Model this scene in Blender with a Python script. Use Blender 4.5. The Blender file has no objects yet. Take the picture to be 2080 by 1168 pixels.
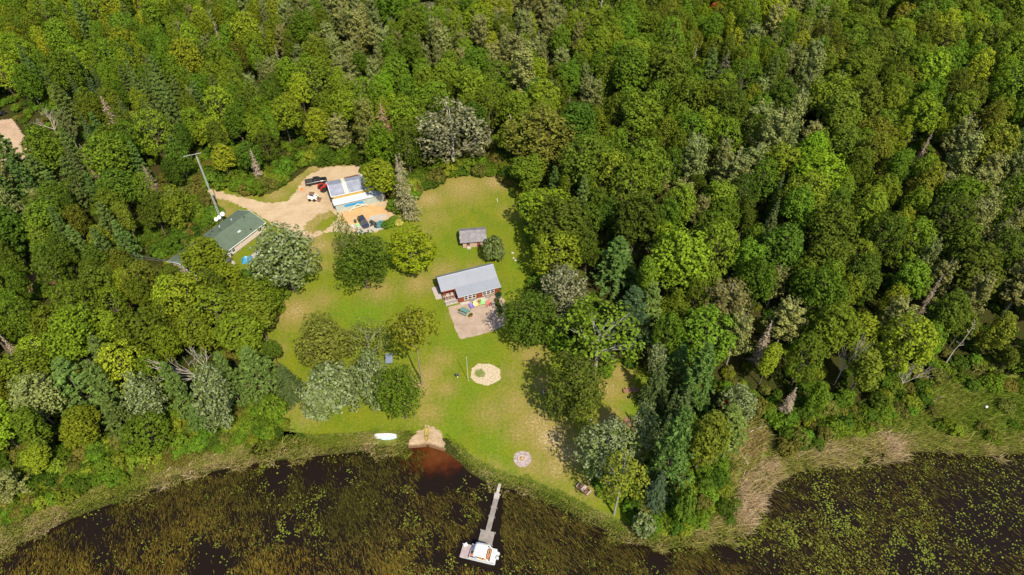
import bpy, math, random
import numpy as np
from mathutils import Vector
S = bpy.context.scene
COL = S.collection
R = math.radians
rnd = random.Random(7)
NR = np.random.default_rng(11)

# ---------------------------------------------------------------- camera, sky, sun, exposure
CAM_H = 115.0
FPX = 1387.0                      # focal length in photo pixels (2080 wide)
PITCH = 45.0
cam = bpy.data.objects.new('camera', bpy.data.cameras.new('camera'))
COL.objects.link(cam)
cam.location = (0, 0, CAM_H)
cam.rotation_euler = (R(90 - PITCH), 0, 0)
cam.data.sensor_width = 36
cam.data.lens = 36 * FPX / 2080
cam.data.clip_start = 0.5
cam.data.clip_end = 4000
S.camera = cam

SUN_EL = 52.0
SUN_AZ = math.atan2(0.43, -0.90)  # heading of the sun, clockwise from +Y
w = bpy.data.worlds.new('World'); S.world = w
w.use_nodes = True
nt = w.node_tree; nt.nodes.clear()
sky = nt.nodes.new('ShaderNodeTexSky'); sky.sky_type = 'NISHITA'; sky.sun_disc = False
sky.sun_elevation = R(SUN_EL); sky.sun_rotation = SUN_AZ
sky.air_density = 1.0; sky.dust_density = 1.0; sky.ozone_density = 1.0
bg = nt.nodes.new('ShaderNodeBackground'); bg.inputs[1].default_value = 0.108
out = nt.nodes.new('ShaderNodeOutputWorld')
nt.links.new(sky.outputs[0], bg.inputs[0]); nt.links.new(bg.outputs[0], out.inputs[0])
sd = bpy.data.lights.new('sun', 'SUN'); sun = bpy.data.objects.new('sun', sd); COL.objects.link(sun)
sd.energy = 4.0; sd.angle = R(0.7); sd.color = (1.0, 0.915, 0.74)
sv = Vector((math.sin(SUN_AZ) * math.cos(R(SUN_EL)), math.cos(SUN_AZ) * math.cos(R(SUN_EL)), math.sin(R(SUN_EL))))
sun.rotation_euler = sv.to_track_quat('Z', 'Y').to_euler()
sun.location = sv * 300
S.view_settings.view_transform = 'Standard'; S.view_settings.look = 'None'
S.view_settings.exposure = 0.80; S.view_settings.gamma = 1.0
S.render.engine = 'CYCLES'
S.cycles.max_bounces = 6; S.cycles.diffuse_bounces = 2; S.cycles.glossy_bounces = 2
S.cycles.transmission_bounces = 3; S.cycles.transparent_max_bounces = 8

# ---------------------------------------------------------------- helpers
CP, SP = math.cos(R(PITCH)), math.sin(R(PITCH))
def G(px, py, z=0.0):
    """point at height z that the survey of the photo puts at this spot"""
    u = (px - 1040) / FPX; v = (584 - py) / FPX
    t = (z - CAM_H) / (-SP + v * CP)
    return (u * t, (CP + v * SP) * t)
def proj(x, y, z):
    d = CP * y + SP * (CAM_H - z)
    up = SP * y - CP * (CAM_H - z)
    return 1040 + FPX * x / d, 584 - FPX * up / d
def poly(pts, z=0.0): return np.array([G(a, b, z) for a, b in pts])

def hash2(ix, iy, s):
    h = (ix.astype(np.int64) * 374761393 + iy.astype(np.int64) * 668265263 + s * 1274126177) & 0x7fffffff
    h = ((h ^ (h >> 13)) * 1274126177) & 0x7fffffff
    h = h ^ (h >> 16)
    return (h & 0xffff) / 65535.0
def vnoise(x, y, scale, seed=0):
    x = np.asarray(x, float) / scale; y = np.asarray(y, float) / scale
    ix = np.floor(x); iy = np.floor(y); fx = x - ix; fy = y - iy
    fx = fx * fx * (3 - 2 * fx); fy = fy * fy * (3 - 2 * fy)
    a = hash2(ix, iy, seed); b = hash2(ix + 1, iy, seed); c = hash2(ix, iy + 1, seed); d = hash2(ix + 1, iy + 1, seed)
    return (a * (1 - fx) + b * fx) * (1 - fy) + (c * (1 - fx) + d * fx) * fy
def fbm(x, y, scale, seed=0): return 0.55 * vnoise(x, y, scale, seed) + 0.3 * vnoise(x, y, scale / 2.1, seed + 1) + 0.15 * vnoise(x, y, scale / 4.3, seed + 2)

def sdist(P, x, y):
    """signed distance to polygon P (positive inside)"""
    x = np.asarray(x, float); y = np.asarray(y, float)
    d = np.full(x.shape, 1e9); ins = np.zeros(x.shape, bool)
    n = len(P)
    for i in range(n):
        ax, ay = P[i]; bx, by = P[(i + 1) % n]
        ex, ey = bx - ax, by - ay
        L = ex * ex + ey * ey + 1e-9
        t = np.clip(((x - ax) * ex + (y - ay) * ey) / L, 0, 1)
        d = np.minimum(d, (x - ax - t * ex) ** 2 + (y - ay - t * ey) ** 2)
        c = ((ay > y) != (by > y)) & (x < (bx - ax) * (y - ay) / (by - ay + 1e-12) + ax)
        ins ^= c
    d = np.sqrt(d)
    return np.where(ins, d, -d)

def np_mesh(name, V, Fq, attrs=None, smooth=False):
    me = bpy.data.meshes.new(name)
    V = np.asarray(V, np.float32); Fq = np.asarray(Fq, np.int32)
    k = Fq.shape[1]; n = len(Fq)
    me.vertices.add(len(V)); me.vertices.foreach_set('co', V.ravel())
    me.loops.add(n * k); me.loops.foreach_set('vertex_index', Fq.ravel())
    me.polygons.add(n)
    me.polygons.foreach_set('loop_start', np.arange(0, n * k, k, dtype=np.int32))
    try: me.polygons.foreach_set('loop_total', np.full(n, k, np.int32))
    except Exception: pass
    me.polygons.foreach_set('use_smooth', np.full(n, smooth, bool))
    for a, (dom, val) in (attrs or {}).items():
        at = me.attributes.new(a, 'FLOAT', dom); at.data.foreach_set('value', np.asarray(val, np.float32))
    me.update(calc_edges=True); me.validate()
    return me

class MB:
    def __init__(s): s.v = []; s.f = []
    def add(s, v, f):
        o = len(s.v); s.v += [tuple(p) for p in v]; s.f += [tuple(i + o for i in q) for q in f]; return s
    def box(s, x0, x1, y0, y1, z0, z1):
        return s.add([(x0, y0, z0), (x1, y0, z0), (x1, y1, z0), (x0, y1, z0), (x0, y0, z1), (x1, y0, z1), (x1, y1, z1), (x0, y1, z1)],
                     [(3, 2, 1, 0), (4, 5, 6, 7), (0, 1, 5, 4), (1, 2, 6, 5), (2, 3, 7, 6), (3, 0, 4, 7)])
    def obox(s, c, sx, sy, sz, rz=0, ry=0, rx=0):
        from mathutils import Euler
        m = Euler((rx, ry, rz)).to_matrix()
        v = [Vector(c) + m @ Vector((a * sx / 2, b * sy / 2, d * sz / 2)) for a, b, d in
             [(-1, -1, -1), (1, -1, -1), (1, 1, -1), (-1, 1, -1), (-1, -1, 1), (1, -1, 1), (1, 1, 1), (-1, 1, 1)]]
        return s.add(v, [(3, 2, 1, 0), (4, 5, 6, 7), (0, 1, 5, 4), (1, 2, 6, 5), (2, 3, 7, 6), (3, 0, 4, 7)])
    def slab(s, q, t):
        q = [Vector(p) for p in q]
        n = (q[1] - q[0]).cross(q[2] - q[0]).normalized()
        if n.z < 0: q = [q[0]] + q[:0:-1]; n = -n
        k = len(q); lo = [p - n * t for p in q]
        f = [tuple(range(k)), tuple(range(2 * k - 1, k - 1, -1))] + [(i, k + i, k + (i + 1) % k, (i + 1) % k) for i in range(k)]
        return s.add(q + lo, f)
    def prism(s, pts, axis, a, b):
        """polygon pts in the other two axes, swept along axis from a to b"""
        def mk(p, t):
            return {'x': (t, p[0], p[1]), 'y': (p[0], t, p[1]), 'z': (p[0], p[1], t)}[axis]
        k = len(pts)
        v = [mk(p, a) for p in pts] + [mk(p, b) for p in pts]
        return s.add(v, [tuple(range(k))[::-1], tuple(range(k, 2 * k))] + [(i, (i + 1) % k, k + (i + 1) % k, k + i) for i in range(k)])
    def tube(s, p0, p1, r0, r1=None, n=8, caps=True):
        r1 = r0 if r1 is None else r1
        p0 = Vector(p0); p1 = Vector(p1); d = (p1 - p0).normalized()
        a = d.orthogonal().normalized(); b = d.cross(a)
        v = [p0 + (a * math.cos(2 * math.pi * i / n) + b * math.sin(2 * math.pi * i / n)) * r0 for i in range(n)]
        v += [p1 + (a * math.cos(2 * math.pi * i / n) + b * math.sin(2 * math.pi * i / n)) * r1 for i in range(n)]
        f = [(i, (i + 1) % n, n + (i + 1) % n, n + i) for i in range(n)]
        if caps: f += [tuple(range(n))[::-1], tuple(range(n, 2 * n))]
        return s.add(v, f)
    def path(s, pts, r, n=6):
        for a, b in zip(pts[:-1], pts[1:]): s.tube(a, b, r, r, n)
        return s
    def lathe(s, prof, n=16, c=(0, 0, 0), sx=1, sy=1):
        v = []; f = []; k = len(prof)
        for i in range(n):
            a = 2 * math.pi * i / n
            v += [(c[0] + sx * r * math.cos(a), c[1] + sy * r * math.sin(a), c[2] + z) for r, z in prof]
        for i in range(n):
            j = (i + 1) % n
            for m in range(k - 1): f.append((i * k + m, j * k + m, j * k + m + 1, i * k + m + 1))
        f.append(tuple(i * k for i in range(n))[::-1]); f.append(tuple(i * k + k - 1 for i in range(n)))
        return s.add(v, f)
    def loft(s, rings, cap=True):
        k = len(rings[0]); v = [p for r in rings for p in r]; f = []
        for i in range(len(rings) - 1):
            for m in range(k):
                n_ = (m + 1) % k
                f.append((i * k + m, i * k + n_, (i + 1) * k + n_, (i + 1) * k + m))
        if cap: f.append(tuple(range(k))[::-1]); f.append(tuple(range((len(rings) - 1) * k, len(rings) * k)))
        return s.add(v, f)
    def blob(s, c, rx, ry, rz, seed=0, n=10, m=6, rough=0.2):
        q = random.Random(seed); v = [(c[0], c[1], c[2] - rz)]; f = []
        for j in range(1, m):
            th = math.pi * j / m
            for i in range(n):
                a = 2 * math.pi * i / n; k = 1 + rough * (q.random() - .5) * 2
                v.append((c[0] + rx * k * math.sin(th) * math.cos(a), c[1] + ry * k * math.sin(th) * math.sin(a), c[2] - rz * k * math.cos(th)))
        v.append((c[0], c[1], c[2] + rz)); L = len(v) - 1
        for i in range(n):
            f.append((0, 1 + (i + 1) % n, 1 + i)); f.append((L, L - n + i, L - n + (i + 1) % n))
            for j in range(m - 2):
                a = 1 + j * n
                f.append((a + i, a + (i + 1) % n, a + n + (i + 1) % n, a + n + i))
        return s.add(v, f)
    def mesh(s, name, m=None, smooth=False):
        me = bpy.data.meshes.new(name); me.from_pydata([tuple(p) for p in s.v], [], s.f)
        if smooth: me.polygons.foreach_set('use_smooth', [True] * len(me.polygons))
        me.update()
        if m: me.materials.append(m)
        return me
    def build(s, name, m, parent=None, smooth=False, label=None, bevel=0):
        o = bpy.data.objects.new(name, s.mesh(name, m, smooth)); COL.objects.link(o)
        if parent: o.parent = parent
        if label: o['label'] = label
        if bevel:
            b = o.modifiers.new('bevel', 'BEVEL'); b.width = bevel; b.segments = 2; b.limit_method = 'ANGLE'
        return o

def tag(o, label, cat, group=None):
    o['label'] = label; o['category'] = cat
    if group: o['group'] = group
    return o
def thing(name, label, cat, loc=(0, 0, 0), rz=0, group=None):
    o = bpy.data.objects.new(name, None); COL.objects.link(o)
    o.location = loc if len(loc) == 3 else (loc[0], loc[1], 0); o.rotation_euler = (0, 0, rz); o.empty_display_size = 0.3
    return tag(o, label, cat, group)
def structure(o): o['kind'] = 'structure'; return o
def stuff(o, label, cat): o['kind'] = 'stuff'; o['label'] = label; o['category'] = cat; return o

# ---------------------------------------------------------------- materials
class NT:
    def __init__(s, name):
        s.m = bpy.data.materials.new(name); s.m.use_nodes = True; s.t = s.m.node_tree; s.t.nodes.clear()
        s.o = s.n('ShaderNodeOutputMaterial')
    def n(s, t, **k):
        q = s.t.nodes.new(t)
        for a, b in k.items():
            if a == 'i':
                for x, y in b.items(): q.inputs[x].default_value = y
            else: setattr(q, a, b)
        return q
    def l(s, a, b): s.t.links.new(a, b)
    def noise(s, scale, detail=4, vec=None, rough=0.55):
        q = s.n('ShaderNodeTexNoise', i={'Scale': scale, 'Detail': detail, 'Roughness': rough})
        if vec is not None: s.l(vec, q.inputs['Vector'])
        return q.outputs['Fac']
    def ramp(s, fac, stops):
        q = s.n('ShaderNodeValToRGB'); e = q.color_ramp.elements
        while len(e) < len(stops): e.new(0.5)
        for el, (p, c) in zip(e, stops): el.position = p; el.color = (c, c, c, 1) if isinstance(c, (int, float)) else (*c, 1)
        s.l(fac, q.inputs[0]); return q.outputs[0]
    def mix(s, fac, a, b, mode='MIX'):
        q = s.n('ShaderNodeMix', data_type='RGBA', blend_type=mode)
        for sock, val in ((q.inputs[0], fac), (q.inputs[6], a), (q.inputs[7], b)):
            if hasattr(val, 'links'): s.l(val, sock)
            elif isinstance(val, (int, float)): sock.default_value = val
            else: sock.default_value = (*val, 1)
        return q.outputs[2]
    def math(s, op, a, b=0.0):
        q = s.n('ShaderNodeMath', operation=op)
        for sock, val in ((q.inputs[0], a), (q.inputs[1], b)):
            if hasattr(val, 'links'): s.l(val, sock)
            else: sock.default_value = val
        return q.outputs[0]
    def attr(s, name): return s.n('ShaderNodeAttribute', attribute_name=name).outputs['Fac']
    def pos(s): return s.n('ShaderNodeNewGeometry').outputs['Position']
    def objc(s): return s.n('ShaderNodeTexCoord').outputs['Object']
    def bsdf(s, color, rough=0.8, spec=0.3, metal=0.0, bump=None, bs=0.3, bd=0.05):
        b = s.n('ShaderNodeBsdfPrincipled')
        for k, val in (('Base Color', color), ('Roughness', rough), ('Specular IOR Level', spec), ('Metallic', metal)):
            if hasattr(val, 'links'): s.l(val, b.inputs[k])
            elif k == 'Base Color': b.inputs[k].default_value = (*val, 1)
            else: b.inputs[k].default_value = val
        if bump is not None:
            q = s.n('ShaderNodeBump', i={'Strength': bs, 'Distance': bd}); s.l(bump, q.inputs['Height']); s.l(q.outputs[0], b.inputs['Normal'])
        return b.outputs[0]
    def done(s, sh): s.l(sh, s.o.inputs[0]); return s.m

def simple(name, c, rough=0.7, var=0.25, scale=1.5, metal=0.0, spec=0.3, fine=12.0):
    t = NT(name); p = t.objc()
    a = t.noise(scale, 5, p); f = t.noise(fine, 3, p)
    k = t.math('ADD', t.math('MULTIPLY', a, 0.7), t.math('MULTIPLY', f, 0.3))
    dark = tuple(x * (1 - var) for x in c); lite = tuple(min(1, x * (1 + var)) for x in c)
    return t.done(t.bsdf(t.ramp(k, [(0.32, dark), (0.68, lite)]), rough, spec, metal))
M = {}
def defm(key, *a, **k): M[key] = simple(key, *a, **k)
defm('white_paint', (0.78, 0.77, 0.74), 0.5, 0.06)
defm('white_plastic', (0.53, 0.54, 0.54), 0.35, 0.04)
defm('white_fabric', (0.60, 0.60, 0.59), 0.85, 0.03)
defm('black_paint', (0.012, 0.012, 0.014), 0.18, 0.1, spec=0.6)
defm('navy_paint', (0.028, 0.032, 0.055), 0.22, 0.1, spec=0.6)
defm('black_rubber', (0.02, 0.019, 0.018), 0.85, 0.3)
defm('dark_metal', (0.05, 0.048, 0.045), 0.5, 0.3)
defm('steel', (0.42, 0.42, 0.43), 0.4, 0.15, metal=0.6)
defm('galvanised', (0.55, 0.56, 0.57), 0.45, 0.12, metal=0.3)
defm('red_paint', (0.45, 0.018, 0.015), 0.35, 0.12)
defm('orange_plastic', (0.75, 0.18, 0.02), 0.45, 0.08)
defm('rust_metal', (0.16, 0.085, 0.055), 0.8, 0.35)
defm('log_red', (0.20, 0.045, 0.022), 0.65, 0.3, scale=2.5)
defm('weathered_wood', (0.34, 0.28, 0.24), 0.85, 0.25, scale=2)
defm('grey_wood', (0.23, 0.20, 0.18), 0.85, 0.3, scale=1.3)
defm('brown_wood', (0.22, 0.115, 0.07), 0.8, 0.3, scale=2)
defm('pale_deck', (0.37, 0.325, 0.295), 0.8, 0.14)
defm('concrete', (0.38, 0.345, 0.30), 0.9, 0.15)
defm('green_shingle', (0.088, 0.118, 0.082), 0.95, 0.16, scale=0.9, fine=5)
defm('grey_shingle', (0.20, 0.185, 0.195), 0.95, 0.3, scale=0.8, fine=4)
defm('roof_steel', (0.225, 0.24, 0.28), 0.6, 0.06, scale=0.4)
defm('roof_weathered_steel', (0.24, 0.255, 0.31), 0.6, 0.28, scale=0.8)
defm('skylight_panel', (0.68, 0.62, 0.42), 0.5, 0.08)
defm('white_steel', (0.44, 0.47, 0.50), 0.45, 0.08, scale=0.6)
defm('pale_green_steel', (0.34, 0.39, 0.355), 0.5, 0.14, scale=0.7)
defm('yellow_siding', (0.46, 0.30, 0.07), 0.7, 0.15)
defm('tan_siding', (0.56, 0.45, 0.39), 0.75, 0.06)
defm('pink_siding', (0.42, 0.30, 0.24), 0.8, 0.2, scale=3)
defm('blue_plastic', (0.03, 0.24, 0.50), 0.4, 0.2)
defm('sky_blue_panel', (0.025, 0.24, 0.52), 0.45, 0.18, scale=1.2)
defm('teal_tarp', (0.045, 0.13, 0.15), 0.5, 0.5, scale=2.0)
defm('grey_blue_tarp', (0.15, 0.18, 0.235), 0.6, 0.15)
defm('teal_paint', (0.11, 0.20, 0.17), 0.6, 0.12)
defm('purple_plastic', (0.20, 0.15, 0.52), 0.45, 0.06)
defm('yellow_plastic', (0.80, 0.68, 0.22), 0.45, 0.06)
defm('lime_plastic', (0.25, 0.68, 0.22), 0.45, 0.06)
defm('coral_plastic', (0.72, 0.19, 0.17), 0.45, 0.06)
defm('terracotta', (0.36, 0.10, 0.035), 0.8, 0.2)
defm('dark_green_plastic', (0.025, 0.075, 0.055), 0.5, 0.1)
defm('tan_leather', (0.50, 0.27, 0.12), 0.6, 0.2)
defm('carpet_rust', (0.40, 0.13, 0.085), 0.95, 0.12)
defm('carpet_grey', (0.32, 0.25, 0.25), 0.95, 0.15)
defm('olive_hull', (0.34, 0.27, 0.05), 0.5, 0.12)
defm('aqua_hull', (0.42, 0.58, 0.60), 0.4, 0.06)
defm('stone', (0.42, 0.37, 0.33), 0.9, 0.25)
defm('ash', (0.40, 0.36, 0.36), 0.95, 0.25, scale=2)
defm('firewood', (0.52, 0.27, 0.10), 0.85, 0.3, scale=4)
defm('bark', (0.13, 0.095, 0.07), 0.9, 0.35, scale=3)
defm('tan_bark', (0.25, 0.185, 0.115), 0.9, 0.3, scale=3)
defm('pale_bark', (0.25, 0.245, 0.185), 0.9, 0.25, scale=3)
defm('dead_bark', (0.40, 0.345, 0.29), 0.9, 0.2, scale=3)
def glass():
    t = NT('window_glass'); return t.done(t.bsdf((0.035, 0.033, 0.032), 0.08, 0.6))
M['glass'] = glass()

# foliage: the tint comes from the object's colour, each leaf spray has its own shade of it
def leaf_mat(name, pale=None, frac=0.5, trans=0.28, spread=0.42, mass=False):
    t = NT(name)
    oi = t.n('ShaderNodeAttribute', attribute_name='tint', attribute_type='INSTANCER') if mass else t.n('ShaderNodeObjectInfo')
    r = t.attr('rnd')
    lo, hi = 1 - spread, 1 + spread
    k = t.ramp(r, [(0.0, lo / 1.6), (1.0, hi / 1.6)])
    c = t.mix(1.0, oi.outputs['Color'], k, 'MULTIPLY')
    c = t.mix(1.0, c, (1.6, 1.6, 1.6), 'MULTIPLY')
    r2 = t.math('FRACT', t.math('MULTIPLY', r, 7.31))
    c = t.mix(t.math('MULTIPLY', r2, 0.30), c, t.mix(1.0, c, (1.32, 1.2, 0.6), 'MULTIPLY'))
    if pale:
        k2 = t.math('ADD', t.math('MULTIPLY', t.noise(1.1, 3, t.objc()), 0.75), t.math('MULTIPLY', r2, 0.25))
        c = t.mix(t.ramp(k2, [(0.40, max(0.0, frac - .45)), (0.58, min(1.0, frac + .45))]), c, t.mix(1.0, k, (*[q * 1.5 for q in pale],), 'MULTIPLY'))
    b = t.bsdf(c, 0.7, 0.07)
    tr = t.n('ShaderNodeBsdfTranslucent'); t.l(t.mix(1.0, c, (1.25, 1.3, 0.6), 'MULTIPLY'), tr.inputs[0])
    mx = t.n('ShaderNodeMixShader', i={0: trans}); t.l(b, mx.inputs[1]); t.l(tr.outputs[0], mx.inputs[2])
    return t.done(mx.outputs[0])
M['leaf'] = leaf_mat('leaf')
M['mass_leaf'] = leaf_mat('mass_leaf', mass=True)
M['needle'] = leaf_mat('needle', trans=0.24)
M['silver_leaf'] = leaf_mat('silver_leaf', (0.25, 0.285, 0.145), 0.45)
M['cream_leaf'] = leaf_mat('cream_leaf', (0.28, 0.275, 0.16), 0.42)
M['twig'] = leaf_mat('twig', trans=0.0, spread=0.25)

def blade_mat(name, stops, lo=0.62, hi=1.0):
    t = NT(name); c = t.ramp(t.attr('tone'), stops)
    k = t.ramp(t.attr('rnd'), [(0, lo), (1, hi)])
    c = t.mix(1.0, c, k, 'MULTIPLY')
    b = t.bsdf(c, 0.6, 0.2)
    tr = t.n('ShaderNodeBsdfTranslucent'); t.l(c, tr.inputs[0])
    mx = t.n('ShaderNodeMixShader', i={0: 0.38}); t.l(b, mx.inputs[1]); t.l(tr.outputs[0], mx.inputs[2])
    return t.done(mx.outputs[0])
M['marsh_blade'] = blade_mat('marsh_blade', [(0.0, (0.14, 0.25, 0.014)), (0.35, (0.30, 0.35, 0.04)), (0.62, (0.52, 0.45, 0.13)), (1.0, (0.80, 0.60, 0.38))])
M['rice_blade'] = blade_mat('rice_blade', [(0.0, (0.105, 0.110, 0.018)), (0.5, (0.22, 0.165, 0.036)), (1.0, (0.44, 0.30, 0.040))], 0.22)
M['lily'] = blade_mat('lily', [(0.0, (0.15, 0.20, 0.016)), (0.6, (0.28, 0.32, 0.035)), (1.0, (0.42, 0.40, 0.07))])

# ---------------------------------------------------------------- the lie of the land
SHORE = [(-500, 1330), (0, 1118), (70, 1085), (150, 1045), (280, 1000), (400, 960), (500, 938), (640, 922), (740, 912), (815, 916), (826, 906), (870, 902),
         (905, 912), (935, 934), (955, 955), (1000, 982), (1060, 993), (1130, 1022), (1200, 1058), (1280, 1096), (1350, 1112), (1420, 1098), (1500, 1086),
         (1535, 1050), (1540, 1000), (1570, 972), (1640, 947), (1720, 930), (1800, 916), (1900, 913), (2000, 921), (2080, 916), (2600, 900), (2600, 1500), (-500, 1500)]
LAKE = poly(SHORE)
COVE = np.array(G(880, 915))
CLEAR = [(418, 380), (530, 400), (585, 378), (600, 350), (640, 335), (735, 335), (775, 400), (812, 440), (850, 400), (920, 365), (1015, 358), (1062, 420), (1078, 480),
         (1085, 540), (1060, 600), (1040, 650), (1050, 705), (1110, 728), (1230, 772), (1265, 742), (1322, 770), (1318, 850), (1215, 920), (1190, 960), (1215, 1010),
         (1300, 1080), (1200, 1050), (1060, 985), (950, 950), (900, 905), (825, 900), (740, 905), (600, 880), (568, 830), (585, 790), (556, 740), (536, 690), (545, 655), (630, 600),
         (640, 530), (610, 486), (545, 470), (500, 540), (430, 590), (352, 560), (330, 545), (420, 470), (445, 440)]
CLEARW = poly(CLEAR)
LEFTROAD = poly([(-60, 262), (-10, 246), (24, 240), (48, 275), (80, 312), (20, 335), (-60, 350)])
MARSH_R = poly([(1300, 1085), (1400, 1060), (1425, 965), (1480, 905), (1530, 850), (1560, 900), (1600, 905), (1700, 850), (1850, 815), (1960, 770), (2090, 780), (2400, 780), (2400, 1500), (1300, 1500)])
MARSH_L = poly([(-400, 1150), (0, 1040), (120, 1000), (270, 945), (330, 925), (430, 890), (560, 858), (700, 868), (830, 895), (830, 1500), (-400, 1500)])

def terrain():
    xs = np.unique(np.concatenate([np.arange(-1500, -150, 60), np.arange(-150, 150.1, 1.0), np.arange(210, 1501, 60)]))
    ys = np.unique(np.concatenate([np.arange(-600, 20, 60), np.arange(20, 110, 1.0), np.arange(110, 330, 5), np.arange(330, 1800, 70)]))
    X, Y = np.meshgrid(xs, ys)
    sdv = sdist(LAKE, X, Y)
    Z = -1.1 * np.clip((sdv + 0.6) / 3.2, 0, 1)
    V = np.stack([X.ravel(), Y.ravel(), Z.ravel()], 1)
    nx, ny = len(xs), len(ys)
    I = np.arange(nx * ny).reshape(ny, nx)
    F = np.stack([I[:-1, :-1].ravel(), I[:-1, 1:].ravel(), I[1:, 1:].ravel(), I[1:, :-1].ravel()], 1)
    me = np_mesh('ground', V, F, smooth=True)
    t = NT('forest_floor'); p = t.pos()
    a = t.noise(0.12, 5, p); b = t.noise(0.9, 5, p); c = t.noise(5.0, 4, p)
    k = t.math('ADD', t.math('MULTIPLY', a, 0.55), t.math('MULTIPLY', b, 0.45))
    col = t.ramp(k, [(0.34, (0.030, 0.050, 0.008)), (0.48, (0.050, 0.055, 0.014)), (0.62, (0.070, 0.050, 0.022)), (0.76, (0.12, 0.075, 0.040))])
    col = t.mix(1.0, col, t.ramp(c, [(0.38, 0.35), (0.62, 1.0)]), 'MULTIPLY')
    col = t.mix(t.ramp(t.noise(2.6, 5, p, 0.75), [(0.54, 0.0), (0.62, 0.8)]), col, (0.060, 0.095, 0.010))
    me.materials.append(t.done(t.bsdf(col, 1.0, 0.0, bump=c, bs=0.8, bd=0.2)))
    o = bpy.data.objects.new('ground', me); COL.objects.link(o); structure(o)
terrain()

def water():
    W = 1500
    me = bpy.data.meshes.new('lake_water')
    me.from_pydata([(-W, -600, -0.32), (W, -600, -0.32), (W, 112, -0.32), (-W, 112, -0.32)], [], [(0, 1, 2, 3)])
    t = NT('tannin_water'); p = t.pos()
    mp = t.n('ShaderNodeMapping', vector_type='POINT'); mp.inputs['Location'].default_value = (-COVE[0] - 0.6, -COVE[1] + 0.9, 0)
    t.l(p, mp.inputs['Vector'])
    m2 = t.n('ShaderNodeMapping', vector_type='POINT'); m2.inputs['Rotation'].default_value = (0, 0, 0.45); m2.inputs['Scale'].default_value = (0.72, 1.25, 0); t.l(mp.outputs[0], m2.inputs['Vector'])
    d = t.n('ShaderNodeVectorMath', operation='LENGTH'); t.l(m2.outputs[0], d.inputs[0])
    nz = t.noise(0.55, 6, p, 0.68)
    dd = t.math('ADD', d.outputs['Value'], t.math('MULTIPLY', t.math('SUBTRACT', nz, 0.35), 7.0))
    fine = t.noise(2.4, 5, p, 0.7)
    dd = t.math('ADD', dd, t.math('MULTIPLY', fine, 1.6))
    shallow = t.ramp(t.math('DIVIDE', dd, 12.0), [(0.16, (0.10, 0.032, 0.008)), (0.40, (0.058, 0.015, 0.0035)), (0.55, (0.022, 0.007, 0.003)), (0.70, (0.010, 0.006, 0.0035))])
    wv = t.n('ShaderNodeTexWave', i={'Scale': 0.9, 'Distortion': 6.0, 'Detail': 3.0}); wv.bands_direction = 'Y'; t.l(p, wv.inputs['Vector'])
    h = t.math('ADD', t.math('MULTIPLY', wv.outputs['Fac'], 0.5), t.noise(3.0, 4, p))
    sh = t.bsdf(shallow, 0.16, 0.16, bump=h, bs=0.25, bd=0.05)
    me.materials.append(t.done(sh))
    o = bpy.data.objects.new('lake_water', me); COL.objects.link(o); structure(o)
water()

def sheet(name, P, step, z, mat_fn, extra=None, rag=1.2, zf=None):
    """irregular ground cover laid a few mm above what is below; its border frays into the ground"""
    P = np.asarray(P)
    lo = P.min(0) - rag; hi = P.max(0) + rag
    xs = np.arange(lo[0], hi[0] + step, step); ys = np.arange(lo[1], hi[1] + step, step)
    X, Y = np.meshgrid(xs, ys); e = sdist(P, X, Y)
    nx, ny = len(xs), len(ys); I = np.arange(nx * ny).reshape(ny, nx)
    F = np.stack([I[:-1, :-1].ravel(), I[:-1, 1:].ravel(), I[1:, 1:].ravel(), I[1:, :-1].ravel()], 1)
    keep = (e.ravel()[F].max(1) > -rag); F = F[keep]
    V = np.stack([X.ravel(), Y.ravel(), np.full(X.size, z) if zf is None else zf(X.ravel(), Y.ravel()) + z], 1)
    used = np.unique(F); mp = np.full(len(V), -1); mp[used] = np.arange(len(used))
    at = {'edge': ('POINT', e.ravel()[used])}
    for k, fn in (extra or {}).items(): at[k] = ('POINT', fn(X.ravel()[used], Y.ravel()[used]))
    me = np_mesh(name, V[used], mp[F], at, True)
    t = NT(name + '_surface'); p = t.pos()
    col, rough, bump = mat_fn(t, p)
    b = t.bsdf(col, rough, 0.15, bump=bump, bs=0.5, bd=0.06)
    n1 = t.noise(0.75, 8, p, 0.78)
    m = t.math('GREATER_THAN', t.math('ADD', t.attr('edge'), t.math('MULTIPLY', t.math('SUBTRACT', n1, 0.5), rag * 4.5)), 0.0)
    tr = t.n('ShaderNodeBsdfTransparent')
    mx = t.n('ShaderNodeMixShader'); t.l(m, mx.inputs[0]); t.l(tr.outputs[0], mx.inputs[1]); t.l(b, mx.inputs[2])
    me.materials.append(t.done(mx.outputs[0]))
    o = bpy.data.objects.new(name, me); COL.objects.link(o); structure(o)
    return o

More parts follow.
